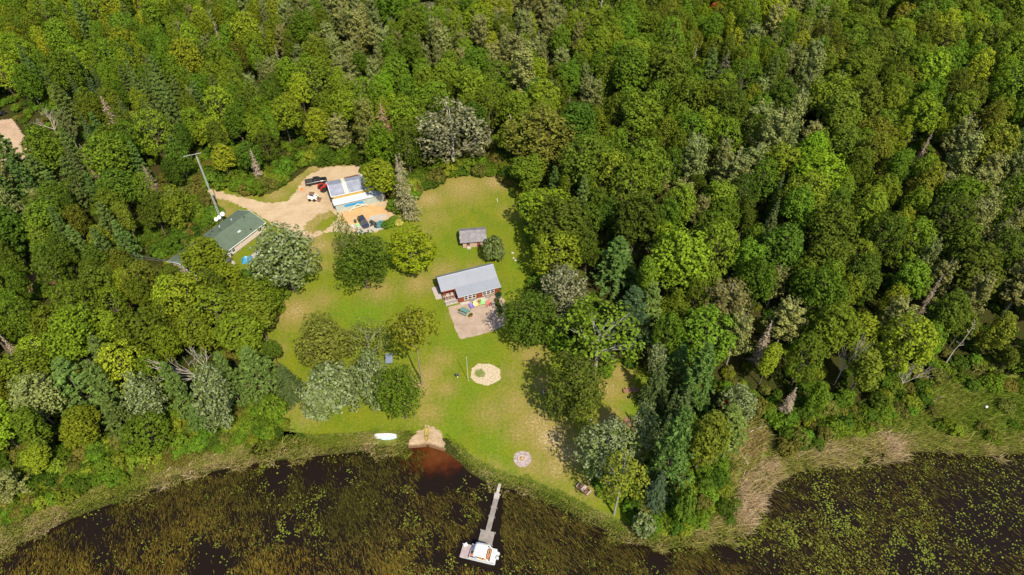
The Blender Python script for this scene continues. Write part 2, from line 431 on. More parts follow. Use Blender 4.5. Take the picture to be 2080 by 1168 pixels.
# dry and worn places in the lawn: photo spot, radius in metres, strength
DRY = [(600, 632, 5, .9), (650, 610, 3.5, .6), (770, 590, 4, .7), (850, 575, 4, .8), (900, 552, 4, .7), (960, 545, 3, .5), (840, 790, 4.5, 1.0), (870, 760, 3, .8), (895, 730, 3, .6), (870, 840, 3, .7), (905, 790, 2.5, .7),
       (1050, 820, 5, .7), (1090, 860, 5, .9), (1120, 890, 5, 1.1), (1150, 920, 4, 1.0), (1060, 880, 3.5, .7), (1130, 950, 3.5, .9), (1080, 945, 3, .7), (1000, 840, 4, .6), (1100, 780, 3, .7), (1000, 965, 3, .7),
       (960, 945, 2, .7), (1240, 790, 4, .8), (1260, 760, 3, .8), (1240, 850, 3, .9), (1140, 830, 3, .5), (940, 380, 8, .8), (870, 405, 5, .9), (1005, 370, 5, .9), (880, 440, 5, .5), (860, 475, 4, .5), (1200, 985, 3, .7), (1080, 720, 4, .7), (1040, 760, 3, .5),
       (690, 500, 4, .7), (650, 500, 3.5, .9), (640, 480, 3, .9), (660, 540, 3, .5), (590, 815, 4, .6), (620, 850, 3, .5), (560, 710, 3, .5), (570, 390, 5, .4), (460, 430, 3, .7), (600, 365, 4, .8), (640, 340, 4, .9), (690, 345, 4, .9), (560, 395, 4, .8), (500, 395, 3, .6), (450, 415, 2.5, .7), (1035, 430, 4, .4), (925, 640, 2, .6), (1170, 1000, 3, .5)]
LUSH = [(740, 640, 5, 1.0), (700, 625, 4, .7), (920, 830, 4, .7), (960, 790, 4, .6), (1000, 900, 4, .8), (1020, 940, 3, .7), (925, 690, 4, .6), (960, 700, 5, .6), (1040, 400, 3, .3), (940, 510, 4, .6), (900, 500, 4, .5), (1045, 540, 3, .6), (1280, 830, 3, .8), (920, 870, 3, .8), (1150, 975, 3, .5), (690, 485, 3, .7), (780, 620, 4, .5), (545, 800, 3, .6), (600, 865, 4, .7), (1000, 720, 4, .5)]
def gauss(L):
    Q = [(*G(a, b), r, s) for a, b, r, s in L]
    def f(x, y):
        o = np.zeros(len(x))
        for cx, cy, r, s in Q: o = np.maximum(o, s * np.exp(-((x - cx) ** 2 + (y - cy) ** 2) / (1.1 * r * r)))
        return o
    return f
def lawn_mat(t, p):
    a = t.noise(0.22, 5, p); b = t.noise(1.3, 5, p, 0.65); c = t.noise(7.0, 4, p, 0.7)
    st = t.n('ShaderNodeMapping'); st.inputs['Scale'].default_value = (1.6, 0.12, 1); st.inputs['Rotation'].default_value = (0, 0, 0.25); t.l(p, st.inputs['Vector'])
    sw = t.noise(1.0, 3, st.outputs[0])
    g = t.mix(t.ramp(a, [(0.35, 0.0), (0.65, 1.0)]), (0.132, 0.190, 0.006), (0.200, 0.222, 0.008))
    g = t.mix(t.ramp(sw, [(0.44, 0.0), (0.58, 0.6)]), g, (0.165, 0.20, 0.014))
    g = t.mix(t.ramp(t.attr('lush'), [(0.2, 0.0), (0.9, 0.8)]), g, (0.130, 0.225, 0.008))
    dk = t.math('ADD', t.math('MULTIPLY', t.attr('dry'), 0.52), t.math('MULTIPLY', b, 0.68))
    dk = t.math('ADD', dk, t.math('MULTIPLY', t.math('SUBTRACT', sw, 0.2), 0.3))
    g = t.mix(t.ramp(dk, [(0.46, 0.0), (0.78, 0.70), (1.05, 0.95)]), g, t.mix(c, (0.27, 0.20, 0.045), (0.40, 0.285, 0.11)))
    g = t.mix(t.ramp(t.math('ADD', t.math('MULTIPLY', t.attr('dry'), 0.35), t.noise(2.3, 5, p, 0.7)), [(0.80, 0.0), (0.92, 0.9)]), g, (0.52, 0.40, 0.22))
    wd = t.noise(2.6, 6, p, 0.8)
    g = t.mix(t.ramp(wd, [(0.56, 0.0), (0.66, 0.55)]), g, (0.070, 0.115, 0.008))
    g = t.mix(1.0, g, t.ramp(t.noise(2.1, 6, p, 0.75), [(0.38, 0.70), (0.58, 1.0)]), 'MULTIPLY')
    sp = t.noise(19.0, 2, p)
    g = t.mix(t.ramp(sp, [(0.68, 0.0), (0.76, 0.5)]), g, (0.38, 0.34, 0.14))
    g = t.mix(1.0, g, t.ramp(c, [(0.25, 0.66), (0.7, 1.0)]), 'MULTIPLY')
    return g, 0.95, c
LAWN = [p for p in CLEAR]
LAWN = [(410, 372), (530, 392), (590, 370), (640, 330), (735, 335), (775, 395), (812, 430), (845, 392), (920, 355), (1020, 350), (1075, 415), (1095, 480), (1105, 540), (1085, 600), (1070, 650), (1080, 690), (1130, 715), (1225, 750),
        (1265, 730), (1335, 760), (1335, 850), (1300, 920), (1290, 1000), (1320, 1095), (1266, 1070), (1200, 1038), (1130, 1003), (1062, 975), (1004, 960), (962, 937), (937, 915), (905, 890), (870, 885), (822, 878), (740, 882), (640, 886), (540, 890), (530, 872), (560, 830), (560, 740), (520, 690), (530, 640), (600, 590),
        (560, 520), (540, 560), (440, 610), (330, 580), (335, 520), (400, 470), (440, 430)]
sheet('lawn', poly(LAWN), 1.0, 0.006, lawn_mat, {'dry': gauss(DRY), 'lush': gauss(LUSH)}, rag=1.0)

def dirt_mat(c0, c1, c2):
    def f(t, p):
        a = t.noise(0.25, 5, p, 0.6); b = t.noise(2.2, 5, p, 0.65); c = t.noise(14.0, 3, p)
        k = t.math('ADD', t.math('MULTIPLY', a, 0.6), t.math('MULTIPLY', b, 0.4))
        col = t.ramp(k, [(0.33, c0), (0.5, c1), (0.66, c2)])
        st = t.n('ShaderNodeMapping'); st.inputs['Scale'].default_value = (0.18, 2.6, 1); st.inputs['Rotation'].default_value = (0, 0, 0.5); t.l(p, st.inputs['Vector'])
        col = t.mix(t.ramp(t.noise(1.0, 3, st.outputs[0]), [(0.48, 0.0), (0.66, 0.35)]), col, c0)
        col = t.mix(1.0, col, t.ramp(c, [(0.3, 0.80), (0.7, 1.0)]), 'MULTIPLY')
        return col, 0.95, b
    return f
sheet('dirt_driveway', poly([(418, 380), (440, 388), (500, 403), (548, 413), (585, 408), (598, 394), (612, 372), (628, 354), (660, 340), (740, 335), (770, 395), (800, 420), (806, 432), (790, 446),
      (768, 470), (740, 474), (715, 478), (690, 470), (660, 472), (640, 468), (640, 462), (672, 428), (690, 440), (660, 470), (646, 480), (628, 488), (604, 482), (575, 468), (548, 452), (510, 428), (470, 410), (437, 402)]),
      0.6, 0.011, dirt_mat((0.36, 0.25, 0.145), (0.465, 0.345, 0.215), (0.54, 0.42, 0.28)), rag=1.0)
sheet('weed_strip', poly([(616, 462), (626, 450), (646, 436), (670, 429), (678, 437), (655, 449), (640, 462), (644, 476), (628, 474)]), 0.5, 0.0145, lawn_mat, {'dry': lambda x, y: np.full(len(x), .75), 'lush': lambda x, y: np.zeros(len(x))}, rag=1.1)
sheet('sand_yard', poly([(690, 436), (735, 414), (760, 419), (798, 420), (803, 430), (780, 440), (742, 448), (715, 458), (690, 450)]), 0.6, 0.016, dirt_mat((0.46, 0.26, 0.11), (0.55, 0.34, 0.16), (0.60, 0.41, 0.22)), rag=0.5)
sheet('left_road', LEFTROAD, 1.0, 0.011, dirt_mat((0.33, 0.21, 0.13), (0.43, 0.30, 0.20), (0.54, 0.41, 0.29)), rag=0.9)
def gravel_mat(t, p):
    a = t.noise(0.5, 5, p, 0.65); b = t.noise(4.0, 5, p, 0.7); c = t.noise(16.0, 2, p)
    k = t.math('ADD', t.math('MULTIPLY', a, 0.5), t.math('MULTIPLY', b, 0.5))
    col = t.ramp(k, [(0.34, (0.20, 0.155, 0.085)), (0.43, (0.34, 0.25, 0.185)), (0.55, (0.42, 0.315, 0.24)), (0.68, (0.50, 0.385, 0.30))])
    col = t.mix(1.0, col, t.ramp(c, [(0.3, 0.72), (0.7, 1.0)]), 'MULTIPLY')
    return col, 0.95, b
sheet('gravel_patio', poly([(910, 624), (960, 612), (1012, 598), (1024, 608), (1031, 650), (1028, 662), (990, 676), (935, 690), (926, 672)]), 0.4, 0.013, gravel_mat, rag=0.3)
def sand_ring_mat(t, p):
    a = t.noise(0.8, 4, p); c = t.noise(3.0, 4, p, 0.7)
    col = t.ramp(c, [(0.36, (0.22, 0.18, 0.09)), (0.45, (0.42, 0.33, 0.22)), (0.66, (0.52, 0.43, 0.31))])
    d = t.n('ShaderNodeVectorMath', operation='DISTANCE'); t.l(p, d.inputs[0]); g = G(974, 758); d.inputs[1].default_value = (g[0], g[1], 0)
    k = t.math('ADD', t.math('MULTIPLY', d.outputs['Value'], 0.35), t.noise(1.6, 4, p, 0.7))
    col = t.mix(t.ramp(k, [(0.80, 0.9), (0.95, 0.0)]), col, (0.11, 0.15, 0.02))
    return col, 0.95, c
sheet('sand_pit', poly([(958, 748), (972, 739), (997, 739), (1015, 750), (1018, 768), (1005, 778), (988, 784), (966, 777), (956, 766)]), 0.35, 0.013, sand_ring_mat, rag=0.25)
def beach_z(x, y):
    s = sdist(LAKE, x, y)
    return -1.1 * np.clip((s + 0.6) / 3.2, 0, 1)
def beach_mat(t, p):
    c, r_, b = dirt_mat((0.24, 0.165, 0.10), (0.42, 0.30, 0.19), (0.56, 0.43, 0.29))(t, p)
    q = t.n('ShaderNodeSeparateXYZ'); t.l(p, q.inputs[0])
    wet = t.math('ADD', q.outputs['Z'], t.math('MULTIPLY', t.math('SUBTRACT', t.noise(1.2, 4, p), .5), .25))
    return t.mix(t.ramp(t.math('ADD', wet, .5), [(0.30, 1.0), (0.50, 0.0)]), c, (0.13, 0.075, 0.04)), r_, b
sheet('beach', poly([(826, 908), (834, 893), (850, 876), (866, 866), (886, 868), (897, 886), (904, 906), (906, 920), (880, 925), (845, 922)]), 0.35, 0.012, beach_mat, rag=0.75, zf=beach_z)
def ash_mat(t, p):
    c = t.noise(2.2, 5, p, 0.7); k = t.noise(9, 3, p)
    col = t.ramp(c, [(0.35, (0.24, 0.17, 0.15)), (0.52, (0.38, 0.30, 0.29)), (0.68, (0.52, 0.47, 0.48))])
    return t.mix(1.0, col, t.ramp(k, [(0.3, 0.8), (0.7, 1.0)]), 'MULTIPLY'), 0.95, k
fx, fy = G(1061, 932)
sheet('fire_ash', np.array([(fx + 1.75 * math.cos(a), fy + 1.75 * math.sin(a)) for a in np.linspace(0, 2 * math.pi, 16)[:-1]]), 0.3, 0.013, ash_mat, rag=0.25)
sheet('bare_earth', poly([(1480, 880), (1500, 868), (1545, 865), (1562, 880), (1560, 915), (1530, 930), (1490, 915)]), 0.6, 0.012, dirt_mat((0.13, 0.075, 0.045), (0.22, 0.13, 0.08), (0.32, 0.21, 0.14)), rag=0.8)
def marsh_mat(t, p):
    a = t.noise(0.35, 5, p, 0.65); c = t.noise(3.5, 4, p, 0.7)
    col = t.ramp(t.math('ADD', t.math('MULTIPLY', a, .6), t.math('MULTIPLY', c, .4)), [(0.32, (0.05, 0.085, 0.010)), (0.5, (0.12, 0.14, 0.02)), (0.68, (0.24, 0.19, 0.06))])
    return col, 0.95, c
sheet('marsh_ground', poly([(-150, 1110), (-60, 1020), (120, 985), (270, 930), (430, 875), (560, 845), (640, 905), (500, 930), (400, 950), (280, 990), (150, 1034), (70, 1074), (0, 1106)]), 0.8, 0.009, marsh_mat, rag=0.8)
sheet('marsh_ground', poly([(530, 870), (640, 884), (740, 878), (822, 874), (822, 906), (740, 902), (640, 912), (500, 928)]), 0.6, 0.009, marsh_mat, rag=0.6)
sheet('marsh_ground', poly([(905, 890), (936, 908), (962, 930), (1004, 952), (1062, 966), (1130, 992), (1200, 1026), (1300, 1075), (1275, 1084), (1200, 1046), (1130, 1010), (1060, 982), (1000, 970), (957, 944), (937, 924)]), 0.6, 0.009, marsh_mat, rag=0.5)
sheet('marsh_ground', poly([(1290, 1085), (1330, 1000), (1425, 960), (1480, 905), (1560, 900), (1605, 900), (1700, 845), (1850, 805), (1960, 760), (2150, 765), (2150, 905), (2000, 908), (1900, 902), (1800, 905), (1720, 918), (1640, 935), (1560, 960), (1525, 1000), (1520, 1045), (1490, 1076), (1420, 1088), (1350, 1100)]), 0.8, 0.009, marsh_mat, rag=0.8)
sheet('forest_opening', poly([(20, 565), (60, 552), (130, 560), (175, 575), (150, 600), (60, 600), (20, 590)]), 1.0, 0.012, dirt_mat((0.13, 0.07, 0.04), (0.22, 0.12, 0.07), (0.32, 0.20, 0.12)), rag=1.0)

# ---------------------------------------------------------------- tree shapes (one mesh per shape, shared by copies)
def rand_dirs(n):
    v = NR.normal(size=(n, 3)); return v / (np.linalg.norm(v, axis=1, keepdims=True) + 1e-9)
def leaf_quads(P, N, sx, sy=None, along=None):
    """one small leaf spray per point; N its facing, along its long axis"""
    n = len(P); sy = sx if sy is None else sy
    N = N / (np.linalg.norm(N, axis=1, keepdims=True) + 1e-9)
    A = rand_dirs(n) if along is None else along
    U = np.cross(N, A); U /= (np.linalg.norm(U, axis=1, keepdims=True) + 1e-9)
    W = np.cross(U, N)
    sx = np.broadcast_to(np.asarray(sx, float), (n,))[:, None]; sy = np.broadcast_to(np.asarray(sy, float), (n,))[:, None]
    # pointed spray: narrow base, wide middle, folded a little
    q = np.stack([P - W * sy * .5, P + U * sx * .5 + N * sx * .12, P + W * sy * .5, P - U * sx * .5 + N * sx * .12], 1)
    V = q.reshape(-1, 3); F = np.arange(4 * n).reshape(n, 4)
    return V, F
def leaf_mesh(name, V, F, m):
    me = np_mesh(name, V, F, {'rnd': ('FACE', NR.random(len(F)))})
    me.materials.append(m); return me

def wood_mesh(name, H, r, limbs, m, top=0.85, lean=0.0):
    mb = MB(); p0 = Vector((0, 0, -0.3)); k = 5
    pts = [Vector((lean * H * (i / k) ** 2 + rnd.uniform(-.08, .08) * (i > 0), rnd.uniform(-.08, .08) * (i > 0), -0.3 + (H * top + .3) * i / k)) for i in range(k + 1)]
    for i in range(k): mb.tube(pts[i], pts[i + 1], r * (1 - .85 * i / k), r * (1 - .85 * (i + 1) / k), 7, False)
    for a, z0, z1, L, lr in limbs:
        z = min(z0, H * top); base = pts[min(k - 1, int(z / (H * top) * k))]
        s = Vector((base.x, base.y, z)); e = Vector((base.x + L * math.cos(a), base.y + L * math.sin(a), z1)); mid = s.lerp(e, .5) + Vector((0, 0, (z1 - z0) * .12))
        mb.tube(s, mid, lr, lr * .65, 5, False); mb.tube(mid, e, lr * .65, lr * .2, 5, False)
        for q in range(2):
            b = a + rnd.uniform(-.9, .9); e2 = mid + Vector((L * .42 * math.cos(b), L * .42 * math.sin(b), (z1 - z0) * .4 + .3))
            mb.tube(mid, e2, lr * .45, lr * .12, 4, False)
    return mb.mesh(name, m, True)

def broad(seed, H=15.0, Rr=3.7, zb=3.2, npuff=90, per=40, leaf=0.40, m='leaf', bark='bark', open_=0.0, skirt=-0.8, puff=1.0, nsub=1, fill=200):
    rnd.seed(seed); zc = (H + zb) / 2; Rz = (H - zb) / 2
    Ps, Ns, Ss = [], [], []; limbs = []
    subs = [(0.0, 0.0, zc, Rr, Rz)] if nsub == 1 else []
    a0 = rnd.random() * 6.28
    for k in range(nsub if nsub > 1 else 0):
        a = a0 + k * 6.283 / (nsub - 1) + rnd.uniform(-.4, .4); e = Rr * rnd.uniform(.40, .58) * (k > 0); f = rnd.uniform(.46, .64)
        zz = zc + Rz * (rnd.uniform(.18, .34) if k == 0 else rnd.uniform(-.36, .20)); rz_ = min(Rz * rnd.uniform(.58, .74), H - zz)
        subs.append((math.cos(a) * e, math.sin(a) * e, zz, Rr * f, rz_))
    for sx_, sy_, sz_, sr, srz in subs:
        ph = rnd.random() * 6; npf = npuff if nsub == 1 else int(npuff * 1.5 / nsub)
        lob = [rnd.uniform(.80, 1.12) for _ in range(7)]
        for i in range(npf):
            z = 1 - (i + .5) / npf * (1 - skirt); z = max(-.97, min(1, z + rnd.uniform(-.07, .07)))
            a = i * 2.399 + ph + rnd.uniform(-.4, .4); rr = math.sqrt(max(0, 1 - z * z))
            if z > 0: rr = rr ** 0.85
            f = lob[int(((a % (2 * math.pi)) / (2 * math.pi)) * 7) % 7] * rnd.uniform(.86, 1.10)
            if rnd.random() < open_: continue
            c = np.array([sx_ + math.cos(a) * rr * sr * .86 * f, sy_ + math.sin(a) * rr * sr * .86 * f, sz_ + z * srz * (.84 + .1 * rnd.random()) * (.92 + .08 * f)])
            if any(q is not None and ((c[0] - q[0]) / q[3]) ** 2 + ((c[1] - q[1]) / q[3]) ** 2 + ((c[2] - q[2]) / q[4]) ** 2 < .45 for q in subs if q[0] != sx_): continue
            pr = Rr * rnd.uniform(.15, .25) * puff
            n = int(per * (pr / (Rr * .20)) ** 1.6)
            d = rand_dirs(n); outw = np.array([math.cos(a) * rr, math.sin(a) * rr, z * .6 + .45]); outw /= np.linalg.norm(outw)
            d = d[(d @ outw) > -.25]
            P = c + d * pr * (0.70 + .36 * NR.random((len(d), 1))) * np.array([1, 1, .85])
            N = d * .8 + outw * .35 + np.array([0, 0, .3]) + NR.normal(size=d.shape) * .30
            Ps.append(P); Ns.append(N); Ss.append(leaf * NR.uniform(.65, 1.3, len(d)))
            if i % 9 == 3: limbs.append((a, max(zb * .7, c[2] - Rz * .55), c[2], math.hypot(c[0], c[1]) * .95, .05 * Rr / 2.6))
        d = rand_dirs(fill)
        Ps.append(np.array([sx_, sy_, sz_]) + d * np.array([sr * .6, sr * .6, srz * .65])); Ns.append(d + NR.normal(size=d.shape) * .5); Ss.append(np.full(fill, leaf * 1.3))
    P = np.concatenate(Ps); N = np.concatenate(Ns); sz = np.concatenate(Ss)
    V, F = leaf_quads(P, N, sz * .8, sz * 1.15)
    return leaf_mesh('broadleaf_crown', V, F, M[m]), wood_mesh('broadleaf_trunk', H, .055 * Rr, limbs[:12], M[bark])

def aspen(seed, H=17.0, Rr=2.7, zb=4.0, nb=44, per=96, leaf=.32, m='leaf', bark='pale_bark'):
    rnd.seed(seed); Ps, Ns, Ss = [], [], []; limbs = []
    for i in range(nb):
        t = (i + .5) / nb; a = i * 2.399 + rnd.uniform(-.4, .4); z0 = zb * .8 + (H - zb) * t * .78
        L = Rr * (1.05 - .55 * t) * rnd.uniform(.7, 1.1); z1 = min(H, z0 + L * rnd.uniform(.7, 1.35) + .4)
        s = NR.random(per) ** .7
        mid = np.stack([math.cos(a) * L * s, math.sin(a) * L * s, z0 + (z1 - z0) * s], 1)
        d = rand_dirs(per)
        Ps.append(mid + d * (0.22 + .42 * s[:, None]) * NR.random((per, 1)) ** .5); Ns.append(d + np.array([math.cos(a) * .4, math.sin(a) * .4, .5])); Ss.append(leaf * NR.uniform(.6, 1.3, per))
        if i % 2 == 0: limbs.append((a, z0, z1, L * .85, .032))
    P = np.concatenate(Ps); N = np.concatenate(Ns); sz = np.concatenate(Ss)
    V, F = leaf_quads(P, N, sz * .85, sz * 1.2)
    return leaf_mesh('aspen_crown', V, F, M[m]), wood_mesh('aspen_trunk', H, .16, limbs, M[bark], .95)

def pine(seed, H=16.0, Rr=3.3, zb=2.0):
    rnd.seed(seed); Ps, Ns, As, Ss = [], [], [], []; limbs = []
    tiers = 12
    for k in range(tiers):
        t = k / (tiers - 1); z = zb + (H - zb) * t
        r = Rr * (1 - t) ** .72 * rnd.uniform(.8, 1.1) + .35
        nb = 6 if t < .75 else 4
        for b in range(nb):
            a = 2 * math.pi * b / nb + rnd.uniform(-.35, .35) + k * .5; L = r * rnd.uniform(.75, 1.12); rise = L * rnd.uniform(.12, .35)
            for q in range(5):
                s = .35 + .65 * (q + rnd.random() * .6) / 5.0
                side = rnd.uniform(-.34, .34) * L * s
                c = np.array([math.cos(a) * L * s - math.sin(a) * side, math.sin(a) * L * s + math.cos(a) * side, z + rise * s * s + rnd.uniform(-.12, .12)])
                n = 11; d = rand_dirs(n); d = d + np.array([math.cos(a), math.sin(a), .55]) * .8; d /= np.linalg.norm(d, axis=1, keepdims=True)
                Ps.append(c + d * .27); As.append(d); Ns.append(rand_dirs(n) + np.array([0, 0, .9])); Ss.append(NR.uniform(.55, .92, n))
            if b % 2 == 0: limbs.append((a, z, z + rise, L * .9, .05))
    P = np.concatenate(Ps); N = np.concatenate(Ns); A = np.concatenate(As); sz = np.concatenate(Ss)
    V, F = leaf_quads(P, N, sz * .40, sz, A)
    return leaf_mesh('pine_crown', V, F, M['needle']), wood_mesh('pine_trunk', H, .2, limbs[:14], M['bark'], .97)

def spruce(seed, H=15.0, Rr=2.2, zb=.8, bare=0.0, m='needle', bark='bark', wid=.30, per=15):
    rnd.seed(seed); Ps, Ns, As, Ss = [], [], [], []; limbs = []
    tiers = 24
    for k in range(tiers):
        t = k / (tiers - 1); z = zb + (H - zb) * t ** .95; r = Rr * (1 - t) ** .9 + .12; nb = max(4, int(11 * (1 - t * .6)))
        for b in range(nb):
            if rnd.random() < bare: continue
            a = 2 * math.pi * b / nb + k * .71 + rnd.uniform(-.25, .25); L = r * rnd.uniform(.72, 1.12); dr = -L * rnd.uniform(.18, .42)
            n = max(4, int(per * (L / Rr) + 3)); s = np.linspace(.2, 1, n)
            sd = (np.arange(n) % 3 - 1) * .34 * L * (1 - s * .55) * NR.uniform(.4, 1, n)
            P = np.stack([math.cos(a) * L * s - math.sin(a) * sd, math.sin(a) * L * s + math.cos(a) * sd, z + dr * s + L * .18 * s ** 3 + NR.uniform(-.06, .06, n)], 1)
            d = np.stack([math.cos(a) - math.sin(a) * np.sign(sd) * .6, math.sin(a) + math.cos(a) * np.sign(sd) * .6, np.full(n, -.2)], 1)
            Ps.append(P); As.append(d); Ns.append(rand_dirs(n) * .55 + np.array([math.cos(a) * .35, math.sin(a) * .35, .9])); Ss.append(NR.uniform(.42, .7, n) * (.6 + .4 * L / Rr))
            if b % 4 == 0 and k % 2 == 0: limbs.append((a, z, z + dr * .7, L * .9, .03))
    P = np.concatenate(Ps); N = np.concatenate(Ns); A = np.concatenate(As); sz = np.concatenate(Ss)
    V, F = leaf_quads(P, N, sz * wid * 1.5, sz, A)
    return leaf_mesh('spruce_crown', V, F, M[m]), wood_mesh('spruce_trunk', H, .17, limbs, M[bark], 1.0)

def dead_broad(seed, H=11.0, spread=.9, bark='dead_bark', r0=.17, lev=4, forks=(3, 4)):
    rnd.seed(seed); mb = MB()
    def br(p, d, L, r, k):
        q = p + d * L
        mb.tube(p, q, r, r * .62, 5 if k > 1 else 3, False)
        if k == 0: return
        for i in range(rnd.randint(*forks) if k > 1 else 2):
            n = (d + Vector((rnd.uniform(-1, 1), rnd.uniform(-1, 1), rnd.uniform(-.25, .6))) * spread * .75).normalized()
            br(p + d * L * rnd.uniform(.55, 1.0), n, L * rnd.uniform(.55, .85), max(.022, r * .55), k - 1)
    br(Vector((0, 0, -.3)), Vector((rnd.uniform(-.08, .08), rnd.uniform(-.08, .08), 1)).normalized(), H * .36, r0, lev)
    z = max(v[2] for v in mb.v); k = H / z
    mb.v = [(v[0] * k, v[1] * k, v[2] * k if v[2] > 0 else v[2]) for v in mb.v]
    return mb.mesh('dead_branches', M[bark], True)
def snag(seed, H=13.0, bark='dead_bark'):
    rnd.seed(seed); mb = MB(); pts = [Vector((rnd.uniform(-.15, .15) * i, rnd.uniform(-.15, .15) * i, -.3 + H * i / 5)) for i in range(6)]
    for i in range(5): mb.tube(pts[i], pts[i + 1], .19 - .03 * i, .16 - .03 * i, 6, False)
    for i in range(13):
        t = rnd.uniform(.4, .98); a = rnd.random() * 6.28; p = pts[min(4, int(t * 5))].lerp(pts[min(5, int(t * 5) + 1)], t * 5 % 1); L = rnd.uniform(.8, 2.6) * (1.2 - t)
        q = p + Vector((math.cos(a) * L, math.sin(a) * L, L * rnd.uniform(.2, .8))); mb.tube(p, q, .05, .03, 4, False)
        mb.tube(p.lerp(q, .6), p.lerp(q, .6) + Vector((math.cos(a + .8) * L * .5, math.sin(a + .8) * L * .5, L * .4)), .03, .02, 3, False)
    return mb.mesh('dead_branches', M[bark], True)

def bush(seed, H=2.4, Rr=1.6, leaf=.30, npuff=34, per=30, m='leaf'):
    return broad(seed, H, Rr, .05, npuff, per, leaf, m, 'bark', 0, -.45, 1.25, 1, 60)

SH = {}
BV = [(15, 3.8, 3.0, 84, 40, 1.0, 1), (15, 3.4, 2.6, 96, 40, 1.0, 4), (14.5, 4.1, 3.2, 90, 38, 1.0, 5), (15.5, 3.6, 3.4, 64, 46, 1.15, 4), (15, 3.2, 2.2, 76, 40, 1.05, 3), (14.5, 3.9, 2.5, 110, 34, .88, 1), (15.2, 3.7, 3.0, 100, 44, 1.0, 6), (15, 3.6, 2.4, 80, 44, 1.05, 4)]
SH['broad'] = [broad(100 + i, v[0], v[1], v[2], v[3], v[4], .40, puff=v[5], nsub=v[6]) for i, v in enumerate(BV)]
SH['fine'] = [broad(130 + i, 15, [4.2, 3.8][i], [1.2, 1.6][i], 150, 44, .32, skirt=-.92, puff=.80, nsub=[6, 5][i]) for i in range(2)]
SH['aspen'] = [aspen(150 + i, [17, 16.5, 17.5, 16][i], [2.7, 3.1, 2.5, 3.3][i]) for i in range(4)]
SH['pine'] = [pine(170 + i, 16, [3.3, 3.0, 3.6][i]) for i in range(3)]
SH['spruce'] = [spruce(190 + i, 15, [2.1, 1.8, 2.4][i]) for i in range(3)]
SH['lichen'] = [spruce(200 + i, 15, [2.5, 2.1][i], bare=.30, wid=.24, per=13) for i in range(2)]
SH['deadspruce'] = [spruce(210 + i, 13, [1.5, 1.8][i], bare=.38, m='twig', bark='dead_bark', wid=.16, per=11) for i in range(2)]
SH['silver'] = [broad(220 + i, 12, [3.6, 3.2, 3.8][i], 1.2, [130, 110, 140][i], 44, .30, 'silver_leaf', 'pale_bark', skirt=-.9, puff=.76, nsub=[6, 5, 7][i]) for i in range(3)]
SH['cream'] = [broad(230 + i, 15, [4.2, 3.7][i], .6, [120, 100][i], 40, .34, 'cream_leaf', 'dead_bark', open_=.26, skirt=-.85, puff=.80, nsub=[6, 5][i]) for i in range(2)]
SH['airy'] = [broad(240 + i, 14, [4.4, 3.6][i], 4.0, [90, 80][i], 26, .34, 'leaf', 'pale_bark', open_=.12, skirt=-.6, puff=.80, nsub=[6, 4][i], fill=50) for i in range(2)]
SH['high'] = [broad(250, 14, 3.8, 6.2, 100, 42, .34, 'leaf', 'tan_bark', open_=.06, skirt=-.85, puff=.78, nsub=5, fill=60)]
SH['bush'] = [bush(260 + i, *[(2.2, 1.6), (1.7, 1.7), (2.8, 1.4)][i]) for i in range(3)]
SH['silverbush'] = [bush(270, 2.4, 1.4, m='silver_leaf')]
DEAD = [dead_broad(300 + i, [11, 10, 12][i], [1.0, 1.2, .8][i]) for i in range(3)]
SNAG = [snag(320 + i, 13) for i in range(3)]
NOMH = {'broad': 15, 'fine': 15, 'aspen': 17, 'pine': 16, 'spruce': 15, 'lichen': 15, 'deadspruce': 13, 'silver': 12, 'cream': 15, 'airy': 14, 'high': 14, 'bush': 2.2, 'silverbush': 2.4, 'dead': 11, 'snag': 13}
NOMR = {'broad': 3.7, 'fine': 4.0, 'aspen': 2.9, 'pine': 3.4, 'spruce': 2.1, 'lichen': 2.3, 'deadspruce': 1.65, 'silver': 3.6, 'cream': 4.0, 'airy': 4.1, 'high': 3.8, 'bush': 1.6, 'silverbush': 1.4, 'dead': 3.5, 'snag': 1.5}
TNAME = {'broad': 'broadleaf_tree', 'fine': 'broadleaf_tree', 'aspen': 'aspen_tree', 'pine': 'pine_tree', 'spruce': 'spruce_tree', 'lichen': 'spruce_tree', 'deadspruce': 'dead_spruce', 'silver': 'poplar_tree', 'cream': 'oak_tree', 'airy': 'broadleaf_tree', 'high': 'broadleaf_tree', 'bush': 'shrub', 'silverbush': 'shrub', 'dead': 'dead_tree', 'snag': 'dead_tree'}
TONE = {'d': (0.066, 0.106, 0.010), 'g': (0.101, 0.152, 0.011), 'y': (0.164, 0.215, 0.013), 'o': (0.106, 0.134, 0.013), 'a': (0.180, 0.200, 0.064), 'b': (0.120, 0.196, 0.009),
        'p': (0.108, 0.165, 0.038), 's': (0.068, 0.098, 0.030), 'l': (0.24, 0.225, 0.13), 'w': (0.115, 0.155, 0.034), 'x': (0.27, 0.21, 0.165), 'r': (0.34, 0.10, 0.035), 'k': (0.13, 0.165, 0.030)}
PLACED = []     # (x, y, radius) of every tree that stands
